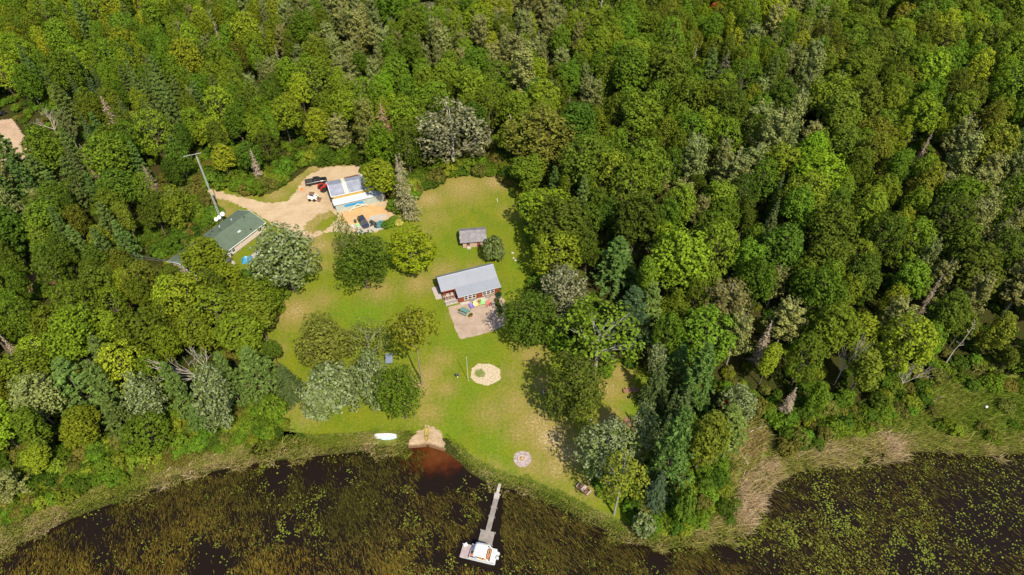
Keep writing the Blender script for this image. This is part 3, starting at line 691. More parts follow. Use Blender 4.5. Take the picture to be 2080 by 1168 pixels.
def tree(shape, x, y, h, r, tone, label, cat=None, group=None, var=None, rz=None, jit=0.0):
    nh, nr = NOMH[shape], NOMR[shape]
    rz = rnd.random() * 6.28 if rz is None else rz
    t = thing(TNAME[shape], label, cat or {'shrub': 'shrub'}.get(TNAME[shape], 'tree'), (x, y, 0), rz, group)
    sx = r / nr; sz = h / nh
    c = tone if isinstance(tone, tuple) else TONE[tone]
    k = 1 + rnd.uniform(-jit, jit); hue = rnd.uniform(-jit, jit) * .6
    c = (c[0] * k * (1 + hue), c[1] * k, c[2] * k, 1)
    if shape in ('dead', 'snag'):
        L = DEAD if shape == 'dead' else SNAG
        me = L[(var if var is not None else rnd.randrange(len(L))) % len(L)]
        o = bpy.data.objects.new('branches', me); COL.objects.link(o); o.parent = t; o.scale = (sx, sx, sz)
    else:
        L = SH[shape]; cm, tm = L[(var if var is not None else rnd.randrange(len(L))) % len(L)]
        for nm, me in (('crown', cm), ('trunk', tm)):
            o = bpy.data.objects.new(nm, me); COL.objects.link(o); o.parent = t; o.scale = (sx, sx * rnd.uniform(.93, 1.07) if nm == 'crown' else sx, sz)
            o.color = c
    PLACED.append((x, y, r)); return t
def hero(shape, tx, ty, fy, wpx, tone, label, var=None, cat=None, h=None, jit=0.0):
    """stand a tree whose foot is near photo row fy under a top at (tx, ty)"""
    X, Y = G(tx, fy); v = (584 - ty) / FPX
    hh = CAM_H - Y * (1 - v) / (1 + v) if h is None else h
    d = CP * Y + SP * (CAM_H - hh); X = (tx - 1040) / FPX * d
    dm = CP * Y + SP * (CAM_H - hh * .6)
    return tree(shape, X, Y, hh, wpx / 2 * dm / FPX, tone, label, cat, None, var, jit=jit)

H_ = hero
# trees that stand on or round the lawn
H_('silver', 556, 458, 590, 140, 'w', 'big silvery green poplar right of the green roofed house', 2)
H_('fine', 722, 468, 585, 108, 'd', 'dark green round tree on the lawn left of the yellow green one', 0)
H_('airy', 688, 428, 545, 52, 'k', 'thin scraggly tree rising behind the dark round lawn tree', 1)
H_('broad', 828, 470, 548, 104, (0.172, 0.215, 0.008), 'bright yellow green round tree standing between the two cabins and the dark lawn tree', 5)
H_('high', 833, 618, 783, 98, (0.158, 0.168, 0.014), 'tall olive tree with a bare pale lower trunk in mid lawn', 0)
H_('fine', 645, 652, 742, 128, (0.132, 0.148, 0.024), 'wide olive tree at the back of the lawn tree cluster', 1)
H_('airy', 738, 660, 748, 88, (0.14, 0.155, 0.036), 'thin olive tree with open crown beside the small blue tarp', 0)
H_('silver', 655, 742, 838, 130, 'w', 'pale silver poplar at the front left of the lawn tree cluster', 0)
H_('silver', 745, 712, 826, 88, 'w', 'pale silver poplar in the middle of the lawn tree cluster', 1)
H_('fine', 803, 738, 850, 92, (0.085, 0.135, 0.010), 'full green tree at the right end of the lawn tree cluster', 0)
H_('fine', 1176, 722, 858, 136, (0.070, 0.092, 0.012), 'large dark round tree over a bench at the right of the lawn', 1)
H_('bush', 1000, 487, 528, 46, (0.12, 0.155, 0.050), 'dusty green bush beside the small grey roofed shed', 0)
H_('lichen', 811, 312, 441, 54, 'l', 'tall pale grey lichen covered spruce between workshop and lawn', 0)
H_('broad', 768, 322, 408, 84, (0.165, 0.20, 0.012), 'yellow green tree overhanging the right end of the workshop', 1)
H_('cream', 912, 196, 345, 146, (0.10, 0.10, 0.04), 'large pale cream oak above the top of the lawn', 0)
H_('fine', 1100, 208, 352, 138, (0.135, 0.140, 0.022), 'large rounded olive brown tree at the top right of the lawn', 1)
H_('broad', 1115, 388, 484, 112, (0.145, 0.205, 0.012), 'bright green tree leaning over the upper right lawn edge', 2)
H_('cream', 1150, 540, 655, 118, (0.09, 0.10, 0.04), 'pale cream blossomed tree right of the red cabin', 1)
H_('fine', 1082, 592, 700, 112, 'd', 'dark green round tree at the right side of the gravel patio', 0)
H_('airy', 1222, 640, 760, 175, (0.12, 0.185, 0.014), 'wide bright green tree with pale limbs right of the lawn', 0)
H_('broad', 1135, 475, 568, 96, (0.145, 0.185, 0.012), 'yellow green tree at the lawn edge above the cream tree', 0)
H_('broad', 1075, 320, 400, 80, 'g', 'green tree at the top right corner of the lawn', 3)
H_('silver', 1346, 694, 775, 56, 'w', 'small silver tree behind the dark spruce on the point', 1)
H_('spruce', 1347, 732, 825, 58, 's', 'dark spruce beside the old plank table', 2)
H_('silver', 1240, 862, 970, 122, 'w', 'silver green poplar by the shore with pale leaf clusters', 2)
H_('silver', 1322, 820, 935, 78, 'w', 'silver green poplar above the swing frame', 1)
H_('airy', 1275, 920, 1045, 124, (0.165, 0.19, 0.02), 'yellow green shore tree below the silver poplars', 1)
H_('spruce', 1352, 902, 1008, 46, 's', 'slim dark spruce between the silver poplar and the big pine', 0)
H_('spruce', 1347, 955, 1032, 56, (0.055, 0.085, 0.045), 'blue green spruce nearest the shore on the point', 2)
H_('pine', 1392, 838, 1005, 104, (0.092, 0.162, 0.036), 'tall bright green pine on the point', 0)
H_('spruce', 1362, 840, 930, 44, 's', 'slim dark spruce left of the tall pine top', 1)
H_('spruce', 1400, 785, 880, 62, 's', 'dark spruce behind the tall pine on the point', 0)
H_('spruce', 1375, 790, 870, 40, 's', 'narrow spruce left of its larger neighbour on the point', 1)
H_('pine', 1440, 705, 838, 92, (0.092, 0.162, 0.036), 'broad green pine behind the point', 1)
H_('bush', 1395, 1012, 1062, 52, (0.085, 0.14, 0.014), 'bright green shore bush below the tall pine', 2)
H_('broad', 1455, 835, 960, 96, (0.12, 0.145, 0.014), 'olive green tree right of the tall pine on the point', 1)
H_('silver', 1514, 778, 858, 74, 'w', 'round silver tree above the patch of bare earth', 0)
H_('silverbush', 1312, 1050, 1082, 44, 'w', 'thin silver shrub at the shore of the point', 0)
H_('silver', 255, 750, 862, 84, 'w', 'pale silver poplar in the woods on the left shore', 0)
H_('silver', 398, 738, 880, 92, 'w', 'pale silver poplar under the dead grey tree on the left', 1)
H_('dead', 390, 688, 800, 120, 'x', 'large bare grey dead tree in the left woods', 0)
H_('spruce', 568, 738, 806, 58, 's', 'dark spruce at the lower left edge of the lawn', 2)
H_('pine', 500, 712, 808, 90, 'p', 'bushy green pine left of the lawn', 2)
H_('pine', 332, 742, 855, 66, 'p', 'green pine between the two silver poplars on the left', 1)
H_('pine', 440, 720, 825, 60, 'p', 'green pine right of the dead grey tree', 0)
H_('snag', 1985, 648, 748, 26, 'x', 'white bare birch snag at the far right', 0)
H_('deadspruce', 205, 196, 272, 34, (0.30, 0.22, 0.18), 'grey brown dead spruce in the upper left woods', 0)
H_('deadspruce', 162, 294, 362, 26, (0.26, 0.19, 0.15), 'brown dead spruce left of the orange tinged spruce', 1)
H_('deadspruce', 198, 300, 372, 26, (0.36, 0.15, 0.06), 'orange tinged dying spruce in the left woods', 0)
H_('deadspruce', 290, 336, 390, 24, (0.26, 0.19, 0.15), 'brown dead spruce left of the antenna tower', 1)
H_('deadspruce', 1310, 376, 452, 34, (0.40, 0.30, 0.24), 'pinkish dead spruce right of the tall lichen spruce pair', 0)
H_('lichen', 1262, 352, 462, 44, 'l', 'grey green lichen spruce right of the lawn', 1)
H_('spruce', 1328, 428, 500, 26, 's', 'slim green spruce in front of the pinkish dead spruce', 1)
H_('spruce', 1395, 372, 440, 34, (0.07, 0.08, 0.04), 'slim olive spruce behind the bright green tree on the right', 0)
H_('lichen', 1480, 104, 196, 50, (0.13, 0.13, 0.08), 'grey green lichen spruce in the upper right woods', 0)
H_('deadspruce', 1478, 162, 212, 22, (0.40, 0.085, 0.03), 'rust red dead spruce in the upper right woods', 1)
H_('deadspruce', 1882, 134, 202, 34, (0.34, 0.26, 0.20), 'grey dead spruce in the far right woods', 0)
H_('deadspruce', 1985, 184, 256, 50, (0.34, 0.27, 0.21), 'wide pale dead spruce near the right edge', 1)
H_('spruce', 1968, 170, 248, 32, (0.08, 0.09, 0.045), 'grey green spruce beside the wide pale dead one', 1)
H_('deadspruce', 1784, 182, 215, 24, (0.40, 0.31, 0.26), 'small pale dead spruce among the right woods', 0)
H_('deadspruce', 1278, 40, 92, 24, (0.36, 0.29, 0.22), 'tan dead spruce in a row at the far top', 0)
H_('deadspruce', 1300, 62, 112, 24, (0.36, 0.26, 0.20), 'second tan dead spruce of the row at the far top', 1)
H_('deadspruce', 1232, 80, 130, 20, (0.34, 0.28, 0.22), 'grey dead spruce left of the row at the far top', 0)
H_('deadspruce', 1150, 118, 160, 22, (0.42, 0.36, 0.30), 'whitish dead spruce top among green trees', 1)
H_('deadspruce', 270, 2, 42, 40, (0.30, 0.24, 0.17), 'brown dead spruces at the upper edge of the left woods', 1)
H_('deadspruce', 78, -8, 48, 36, (0.28, 0.22, 0.19), 'grey dead spruce near the upper left corner', 0)
H_('snag', 1194, -8, 64, 36, 'x', 'bare white snag at the far top, left of its thinner twin', 1)
H_('snag', 1222, -4, 70, 30, 'x', 'thinner leaning white snag at the far top', 2)
H_('snag', 1038, 232, 312, 28, 'x', 'bare white snag above the top of the lawn', 2)
H_('dead', 78, 205, 278, 52, 'x', 'white dead tree beside the left dirt road', 1)
H_('aspen', 730, 182, 318, 62, (0.155, 0.165, 0.035), 'tall yellowish tree behind the workshop', 0)
H_('deadspruce', 772, 210, 312, 50, (0.24, 0.15, 0.08), 'brown withered tree behind the workshop', 1)
H_('aspen', 738, 245, 335, 44, (0.14, 0.155, 0.035), 'slim yellow green tree close behind the workshop', 2)
H_('dead', 330, 385, 425, 34, 'x', 'small white dead tree left of the antenna tower', 2)
H_('dead', 1870, 722, 792, 44, 'x', 'grey leafless tangle above the right marsh', 1)
H_('dead', 1745, 690, 780, 44, (0, 0, 0), 'bare grey branched tree above the right marsh', 2)
H_('airy', 1850, 2, 70, 62, (0.21, 0.20, 0.012), 'golden yellow tree near the upper right', 1)
H_('broad', 2035, 268, 312, 40, (0.30, 0.20, 0.02), 'yellow orange tree at the right edge', 4)
H_('broad', 1458, 2, 45, 26, (0.34, 0.12, 0.015), 'orange topped tree at the far upper right', 4)
H_('cream', 866, 4, 62, 86, (0.12, 0.12, 0.05), 'pale cream crowned oak at the far top', 1)
H_('cream', 1520, 0, 46, 60, (0.12, 0.13, 0.05), 'pale crowned oak at the far upper right', 0)
H_('broad', 1432, 34, 100, 58, (0.09, 0.16, 0.010), 'vivid green maple in the upper right woods', 3)
H_('broad', 1090, 158, 240, 52, (0.038, 0.105, 0.012), 'vivid blue green maple above the olive brown tree', 1)
H_('aspen', 1390, 470, 540, 52, (0.16, 0.15, 0.075), 'pale grey aspen in the deep woods right of the lawn', 1)
H_('aspen', 1495, 560, 690, 110, (0.135, 0.125, 0.045), 'broad olive grey aspen in the woods right of the lawn', 3)
H_('pine', 1290, 590, 700, 92, (0.055, 0.095, 0.040), 'dark green pine behind the wide bright green tree', 2)
H_('bush', 1472, 822, 852, 20, (0.30, 0.03, 0.012), 'small red sumac bush beside the round silver tree', 2)
H_('broad', 400, 486, 566, 96, (0.125, 0.16, 0.010), 'rounded green tree in front of the green roofed house', 1)
H_('broad', 438, 548, 604, 84, (0.148, 0.185, 0.010), 'yellow green tree below the green roofed house', 0)
H_('broad', 522, 560, 634, 78, 'g', 'green tree between the house and the silver poplar', 2)
H_('broad', 420, 590, 690, 110, (0.125, 0.172, 0.012), 'large yellow green tree left of the lawn', 5)
H_('broad', 500, 580, 690, 100, (0.12, 0.155, 0.012), 'full green tree at the left lawn edge', 3)
H_('broad', 468, 640, 740, 104, (0.125, 0.175, 0.012), 'yellow green tree above the green pine at the left', 1)
H_('broad', 545, 690, 745, 44, 'd', 'small dark tree at the left lawn edge', 4)
H_('bush', 545, 815, 850, 56, (0.10, 0.16, 0.012), 'bright green bush at the lower left lawn corner', 0)

# ---------------------------------------------------------------- the woods
GRID = ["yggy gpyg yygg aygg aaag aaag ggag aaay aaag gggg ggog ygbg aayo goog oggy yggo oood".split()[:16],
        "gppg pgsg gppg ggyo gyyg yagg gbgg gggg ggag gggg gogg gspd aaaa ogog oygs ogps".split(),
        "pppa ppsg psdg dggd gdgg gggg dddg dgdg gdgd gpdg aadg aads ggbg ogog goyg aago".split(),
        "dddo dpdo doog dddg ggyg gggg dggd gggd gdgg gdgp gbgg gggd gdgd dogg dgag aaaa".split(),
        "yygg gdgy gyyg gygy yygy gdgd dggd dggg dgdd gdgd pgyg aaay gygg ggyo yagg oodd".split(),
        "yyal yppg gpgy ggpp ggpp gggg gggg gggg gggg sgpd psps ppgy ygyg yoya oogg oggd".split(),
        "yyga yyog yygg yggb ggbb gggg gggg gggg gggg gggy pspg gygb gyob oobg oobb gggo".split(),
        "gggd yyog ygoo gggg gggg gggg gggg gggg gggg gggg gggg gggg gggg gggg gggg gggg".split()]
def cell(x, y):
    px, py = proj(x, y, 9.0)
    c = min(15, max(0, int(px / 130 + rnd.uniform(-.5, .5)))); r = min(7, max(0, int(py / 146 + rnd.uniform(-.45, .45))))
    s = GRID[r][c]; return s[rnd.randrange(len(s))], px, py
def region(px, py):
    if py < 190:
        return 'far woods at the upper left' if px < 560 else 'far woods above the cream oak' if px < 1250 else 'far woods at the upper right'
    if py < 430:
        if px < 430: return 'woods between the left dirt road and the antenna tower'
        if px < 760: return 'woods behind the driveway and workshop'
        if px < 1150: return 'woods behind the top of the lawn'
        return 'woods right of the upper lawn' if px < 1560 else 'deep woods at the right'
    if px < 1000:
        return 'woods left of the green roofed house' if py < 610 else 'woods along the left shore'
    if py < 640: return 'woods right of the cabins' if px < 1500 else 'deep woods toward the right edge'
    return 'woods behind the point' if px < 1560 else 'woods above the right marsh'
WORDS = {'d': 'dark green', 'g': 'mid green', 'y': 'yellow green', 'o': 'olive brown', 'a': 'pale grey green', 'b': 'bright green', 'p': 'soft needled', 's': 'dark pointed', 'x': 'bare grey', 'l': 'pale lichen grey'}
# footprints no tree may stand on
NOGO = [poly([(330, 545), (420, 470), (487, 427), (545, 455), (640, 480), (640, 600), (560, 600), (500, 560), (430, 580), (360, 585)])]
def crown_radius(x, y):
    px, py = proj(x, y, 10)
    if py < 230 and px < 560: return rnd.choice((2.3, 2.7, 3.0, 3.4, 4.4))
    if px < 430 and py > 250: return rnd.choice((2.6, 3.0, 3.5, 4.0, 4.8))
    if px > 1000 and py > 130: return rnd.choice((2.7, 3.4, 4.1, 4.6, 5.2, 5.9))
    return rnd.choice((2.6, 3.2, 3.8, 4.3, 5.0))
cand = []; bins = {}
spots = [((i + rnd.uniform(-.5, .5)) * 2.6, 38 + (j + rnd.uniform(-.5, .5)) * 2.6) for j in range(110) for i in range(-100, 101)]
rnd.shuffle(spots)
for x, y in spots:
    r = crown_radius(x, y); bi, bj = int(x // 10), int(y // 10)
    if any((x - q[0]) ** 2 + (y - q[1]) ** 2 < (.73 * (r + q[2])) ** 2 for di in (-1, 0, 1) for dj in (-1, 0, 1) for q in bins.get((bi + di, bj + dj), ())): continue
    bins.setdefault((bi, bj), []).append((x, y, r)); cand.append((x, y, r))
CX = np.array([c[0] for c in cand]); CY = np.array([c[1] for c in cand])
dc = sdist(CLEARW, CX, CY); dl = sdist(LAKE, CX, CY); dr = sdist(LEFTROAD, CX, CY); mr = sdist(MARSH_R, CX, CY); ml = sdist(MARSH_L, CX, CY); nh = sdist(NOGO[0], CX, CY)
be = sdist(poly([(1480, 880), (1500, 868), (1545, 865), (1562, 880), (1560, 915), (1530, 930), (1490, 915)]), CX, CY)
wood = []
for (x, y, cr), a, b, c, d, e, f, g in zip(cand, dc, dl, dr, mr, ml, nh, be):
    if a > -2.4 or b > -3 or c > -3.2 or (c > -11 and y < 196 and x < -120) or d > -1.0 or e > -.5 or f > -2.5 or g > -2: continue
    px, py = proj(x, y, 8); px2, py2 = proj(x, y, 16)
    if px < -90 or px > 2170 or py2 > 1230 or py < -70: continue
    if any((x - q) ** 2 + (y - r_) ** 2 < (max(2.2, .72 * s + 1.3)) ** 2 for q, r_, s in PLACED): continue
    wood.append((x, y, d, e, a, cr))
wood.sort(key=lambda t: math.hypot(t[0], t[1]))
FAR = []        # beyond the nearest 300 broadleaf trees: one mass
nasp = 0
nbroad = sum(1 for o in COL.objects if o.name.startswith('broadleaf_tree'))
for x, y, d, e, a, cr in wood:
    k, px, py = cell(x, y)
    reg = region(px, py)
    shore = max(d, e)
    hs = 1.0 if shore < -12 else .50 + .042 * -shore
    hs *= .92 if a > -9 else 1.0
    hmul = rnd.uniform(.80, 1.14) * hs
    if px > 1150 and py > 150: hmul *= 1.1
    if k in 'ps':
        shp = 'pine' if k == 'p' else 'spruce'
        nm = 'pine' if k == 'p' else 'spruce'
        tree(shp, x, y, (11 + 1.2 * cr) * hmul * rnd.uniform(.85, 1.1), (cr * .95 if k == 'p' else min(cr * .75, 2.8)), k, f'{WORDS[k]} {nm} in the {reg}', 'tree', f'{nm}s in the {reg}', jit=.22)
        continue
    if k == 'a' and nasp >= 250:
        FAR.append((x, y, (10 + 1.75 * cr) * hmul / 17, cr * .92 / 2.9, 'a', True)); continue
    if k == 'a':
        nasp += 1
        tree('aspen', x, y, (10 + 1.75 * cr) * hmul, cr * .92, k, f'pale grey green aspen in the {reg}', 'tree', f'aspens in the {reg}', jit=.2); continue
    if k == 'l': k = 'a'
    if rnd.random() < .022 and py > 60:
        tree('deadspruce', x, y, 13 * hmul, 1.6 * rnd.uniform(.8, 1.2), (0.27, 0.225, 0.175), f'grey brown dead spruce in the {reg}', 'tree', f'dead spruces in the {reg}', jit=.2); continue
    r = cr * 1.06 * (.72 + .28 * hs); h = (9.2 + 1.85 * cr) * hmul
    if nbroad < 298:
        nbroad += 1
        tree('broad', x, y, h, r, k, f'{WORDS[k]} leafy tree in the {reg}', 'tree', f'{WORDS[k]} trees in the {reg}', jit=.32)
    else: FAR.append((x, y, h / 15, r / 3.7, k, False))

def source_set(name, items):
    """objects kept out of the scene that a scattered mass points to"""
    c = bpy.data.collections.new(name)
    for me in items:
        if me.materials[0].name == 'leaf':
            me = me.copy(); me.materials[0] = M['mass_leaf']
        c.objects.link(bpy.data.objects.new(name + '_piece', me))
    return c
def scatter(name, P, rz, sc, idx, tint, colls, label, cat):
    me = bpy.data.meshes.new(name); n = len(P)
    me.vertices.add(n); me.vertices.foreach_set('co', np.asarray(P, np.float32).ravel())
    rot = np.zeros((n, 3), np.float32); rot[:, 2] = rz
    a = me.attributes.new('rot', 'FLOAT_VECTOR', 'POINT'); a.data.foreach_set('vector', rot.ravel())
    a = me.attributes.new('scl', 'FLOAT_VECTOR', 'POINT'); a.data.foreach_set('vector', np.asarray(sc, np.float32).ravel())
    a = me.attributes.new('tint', 'FLOAT_COLOR', 'POINT'); a.data.foreach_set('color', np.asarray([(*c[:3], 1) for c in tint], np.float32).ravel())
    a = me.attributes.new('idx', 'INT', 'POINT'); a.data.foreach_set('value', np.asarray(idx, np.int32))
    o = bpy.data.objects.new(name, me); COL.objects.link(o); stuff(o, label, cat)
    g = bpy.data.node_groups.new(name + '_scatter', 'GeometryNodeTree')
    g.interface.new_socket('Geometry', in_out='INPUT', socket_type='NodeSocketGeometry')
    g.interface.new_socket('Geometry', in_out='OUTPUT', socket_type='NodeSocketGeometry')
    gi = g.nodes.new('NodeGroupInput'); go = g.nodes.new('NodeGroupOutput'); jn = g.nodes.new('GeometryNodeJoinGeometry')
    def na(nm, ty):
        q = g.nodes.new('GeometryNodeInputNamedAttribute'); q.data_type = ty; q.inputs[0].default_value = nm
        return [s for s in q.outputs if s.enabled and s.name == 'Attribute'][0]
    for cl in colls:
        ip = g.nodes.new('GeometryNodeInstanceOnPoints'); ci = g.nodes.new('GeometryNodeCollectionInfo')
        ci.inputs[0].default_value = cl; ci.inputs['Separate Children'].default_value = True; ci.inputs['Reset Children'].default_value = True
        g.links.new(gi.outputs[0], ip.inputs['Points']); g.links.new(ci.outputs[0], ip.inputs['Instance'])
        ip.inputs['Pick Instance'].default_value = True
        g.links.new(na('idx', 'INT'), ip.inputs['Instance Index'])
        e = g.nodes.new('FunctionNodeEulerToRotation'); g.links.new(na('rot', 'FLOAT_VECTOR'), e.inputs[0]); g.links.new(e.outputs[0], ip.inputs['Rotation'])
        g.links.new(na('scl', 'FLOAT_VECTOR'), ip.inputs['Scale'])
        g.links.new(ip.outputs[0], jn.inputs[0])
    g.links.new(jn.outputs[0], go.inputs[0])
    md = o.modifiers.new('scatter', 'NODES'); md.node_group = g
    return o
nv = len(SH['broad'])
cs = source_set('forest_crown', [c for c, t in SH['broad'] + SH['aspen']]); ts = source_set('forest_trunk', [t for c, t in SH['broad'] + SH['aspen']])
def vary(c, j):
    k = 1 + rnd.uniform(-j, j); u = 1 + rnd.uniform(-j, j) * .6
    return (c[0] * k * u, c[1] * k, c[2] * k)
if FAR:
    scatter('distant_forest', [(x, y, 0) for x, y, h, r, k, q in FAR], [rnd.random() * 6.28 for _ in FAR], [(r, r, h) for x, y, h, r, k, q in FAR],
            [nv + rnd.randrange(4) if f[5] else rnd.randrange(nv) for f in FAR], [vary(TONE[k], .32) for x, y, h, r, k, q in FAR], [cs, ts],
            'unbroken mass of green broadleaf trees filling the far woods', 'forest')
print('TREES', len(wood), 'far', len(FAR), 'placed', len(PLACED))

# undergrowth on the forest floor and along its edges
ux = NR.uniform(-215, 215, 26000); uy = NR.uniform(44, 300, 26000)
ux[3500:6000] = NR.uniform(-95, 20, 2500); uy[3500:6000] = NR.uniform(125, 175, 2500)
uy[:3500] = NR.uniform(46, 80, 3500); ux[:3500] = NR.uniform(-120, 125, 3500)
ok = (sdist(CLEARW, ux, uy) < -.6) & (sdist(LAKE, ux, uy) < -2.0) & (sdist(LEFTROAD, ux, uy) < -1.0) & (nh.min() < 9) & (sdist(NOGO[0], ux, uy) < -.8)
ok |= (sdist(CLEARW, ux, uy) > -4.5) & (sdist(CLEARW, ux, uy) < -.8) & (uy > 130) & (sdist(NOGO[0], ux, uy) < -1.5) & (ux < -10)
ok &= (sdist(poly([(1480, 880), (1500, 868), (1545, 865), (1562, 880), (1560, 915), (1530, 930), (1490, 915)]), ux, uy) < -2.6)
mm = np.maximum(sdist(MARSH_R, ux, uy), sdist(MARSH_L, ux, uy))
ok &= ~((mm > 3.0) & (NR.random(26000) < .92))
px, py = 1040 + FPX * ux / (CP * uy + SP * CAM_H), 584 - FPX * (SP * uy - CP * CAM_H) / (CP * uy + SP * CAM_H)
ok &= (px > -60) & (px < 2140) & (py < 1200)
ok &= ~((mm < -9) & (uy < 400) & (NR.random(26000) < np.where(ux > 10, .45, .35)))
ux, uy, um = ux[ok], uy[ok], mm[ok]
UT = [(0.050, 0.088, 0.008), (0.080, 0.135, 0.010), (0.130, 0.17, 0.014), (0.115, 0.115, 0.022), (0.090, 0.155, 0.012)]
ec = sdist(CLEARW, ux, uy)
us = source_set('undergrowth_bush', [b[0] for b in SH['bush']])
s = NR.uniform(.35, 1.05, len(ux)) * np.where((um > -7) & (um < 2), 1.25, 1.0) * np.where((ec > -6) & (uy > 95), 1.7, 1.0); ui = NR.integers(0, 3, len(ux))
scatter('undergrowth', np.stack([ux, uy, np.zeros(len(ux))], 1), NR.uniform(0, 6.28, len(ux)), np.stack([s, s, s * NR.uniform(.6, 1.2, len(ux))], 1), ui, [vary(UT[rnd.randrange(5)], .25) for _ in ux], [us], 'low green undergrowth on the forest floor', 'undergrowth')

# ---------------------------------------------------------------- marsh grass, wild rice and lily pads
def blades(name, x, y, z, h, wd, tone, lean, leanr, m, label, cat):
    n = len(x)
    a = NR.uniform(0, 6.28, n); la = lean[0] + NR.normal(size=n) * leanr; lm = lean[1] * NR.uniform(.5, 1.4, n)
    ux_, uy_ = np.cos(a) * wd / 2, np.sin(a) * wd / 2
    tx, ty = x + np.cos(la) * h * lm, y + np.sin(la) * h * lm; tz = z + h
    mx_, my_, mz_ = x + (tx - x) * .38, y + (ty - y) * .38, z + h * .62
    V = np.stack([np.stack([x - ux_, y - uy_, z], 1), np.stack([x + ux_, y + uy_, z], 1), np.stack([mx_ + ux_ * .8, my_ + uy_ * .8, mz_], 1), np.stack([mx_ - ux_ * .8, my_ - uy_ * .8, mz_], 1),
                  np.stack([tx + ux_ * .25, ty + uy_ * .25, tz], 1), np.stack([tx - ux_ * .25, ty - uy_ * .25, tz], 1)], 1).reshape(-1, 3)
    b = np.arange(n)[:, None] * 6
    F = np.concatenate([b + np.array([[0, 1, 2, 3]]), b + np.array([[3, 2, 4, 5]])])
    me = np_mesh(name, V, F, {'tone': ('FACE', np.concatenate([tone, tone])), 'rnd': ('FACE', np.tile(NR.random(n), 2))})
    me.materials.append(M[m]); o = bpy.data.objects.new(name, me); COL.objects.link(o); return stuff(o, label, cat)
def cloud(n, x0, x1, y0, y1): return NR.uniform(x0, x1, n), NR.uniform(y0, y1, n)
def gh(x, y):
    return np.maximum(beach_z(x, y), -.33)
LAWNW = poly(LAWN)
# tall shore grass
x, y = cloud(620000, -125, 135, 44, 106)
sl = sdist(LAKE, x, y); sm = np.maximum(sdist(MARSH_R, x, y), sdist(MARSH_L, x, y))
clear_d = sdist(LAWNW, x, y); cove_d = np.hypot(x - COVE[0], y - COVE[1] + 1)
pxx = 1040 + FPX * x / (CP * y + SP * CAM_H)
n1 = fbm(x, y, 9, 5); n2 = fbm(x, y, 2.6, 9)
edge = np.clip(6.0 * (fbm(x, y, 3.2, 21) - .47) + 2.0 * (fbm(x, y, 9, 27) - .45), -.25, 3.0)
inb = (sl < edge + .3) & ((sm > -1.5 + 3 * (n2 - .5)) | (sl > -2.2)) & (clear_d < .4) & (cove_d > 4.6)
inb &= (pxx > -60) & (pxx < 2140)
dens = np.where(sl > -3.5, 1.0, .62) * (.45 + .8 * n2)
ok = inb & (NR.random(len(x)) < dens)
x, y, sl, n1, n2, pxx, sm = [q[ok] for q in (x, y, sl, n1, n2, pxx, sm)]
t_ = .26 + .9 * (n1 - .45) + np.where(sl > -4.0, .22 + .5 * (n2 - .42), -.02) + np.where((pxx > 1380) & (pxx < 1620), .10, 0) + .10 * NR.normal(size=len(x)) + np.where(sl > -.4, .08 - .10 * NR.random(len(x)), 0)
h_ = np.where(sl > -4.0, 1.25, .95) * NR.uniform(.55, 1.25, len(x)); h_ *= np.where((pxx > 1380), 1.05, np.where((pxx > 880) & (pxx < 1290), .36, .72))
BEACH = poly([(826, 908), (832, 890), (850, 868), (868, 860), (893, 866), (902, 890), (908, 908), (906, 920), (880, 925), (845, 922)])
def free(x, y):
    a, b = G(786, 888); return (sdist(BEACH, x, y) < -.25) & (np.hypot((x - a) * .8, y - b) > 1.9)
ok = free(x, y); x, y, sl, pxx, t_, h_ = [q[ok] for q in (x, y, sl, pxx, t_, h_)]
blades('marsh_grass', x, y, gh(x, y), h_, NR.uniform(.08, .17, len(x)), np.clip(t_, 0, 1), (-.9, 1.0), .7, 'marsh_blade', 'tall tan and green marsh grass along the shore', 'grass')
# low lush sedge between lawn and tall grass
x, y = cloud(220000, -95, 60, 48, 82)
sl = sdist(LAKE, x, y); cd = sdist(LAWNW, x, y); cove_d = np.hypot(x - COVE[0], y - COVE[1] + 1)
ok = (cd > -2.2) & (cd < 1.6 * fbm(x, y, 3, 33)) & (sl < -.2) & (sl > -7) & (cove_d > 4.5)
ok &= free(x, y); x, y = x[ok], y[ok]
blades('lush_sedge', x, y, gh(x, y), NR.uniform(.08, .32, len(x)), NR.uniform(.08, .16, len(x)), np.clip(.10 + .15 * NR.normal(size=len(x)), 0, .5), (-.9, 1.3), 1.0, 'marsh_blade', 'low lush green sedge at the edge of the mown lawn', 'grass')
# wild rice standing in the water
x, y = cloud(430000, -125, 135, 38, 82)
sl = sdist(LAKE, x, y); cove_d = np.hypot(x - COVE[0] - 1.8, (y - COVE[1] + 3.0) * .80) + 6.5 * (fbm(x, y, 3.5, 77) - .52)
pxx, pyy = 1040 + FPX * x / (CP * y + SP * CAM_H), 584 - FPX * (SP * y - CP * CAM_H) / (CP * y + SP * CAM_H)
n1 = fbm(x, y, 7, 41); n2 = fbm(x, y, 2.0, 47); n3 = fbm(x, y, 15, 53)
d_ = np.clip((n1 - .18) * 3.0, 0, 1) * np.clip((n2 - .08) * 2.0, 0.08, 1)
d_ = d_ * np.where(pxx > 1500, .36, 1.0) * np.where(pxx > 1950, .7, 1.0)
for hx, hy, hr in ((425, 1145, 5.5), (980, 955, 4.5), (985, 1010, 2.5), (1480, 1110, 3.5), (1330, 1140, 3), (700, 960, 3), (930, 960, 5), (60, 1080, 3), (930, 1040, 2.5), (1700, 1040, 4), (1990, 1060, 7), (1850, 1130, 6), (560, 960, 4), (640, 950, 3.5), (200, 1060, 3)):
    a, b = G(hx, hy); d_ = d_ * np.clip((np.hypot(x - a, y - b) - hr * .55) / (hr * .6), .02, 1)
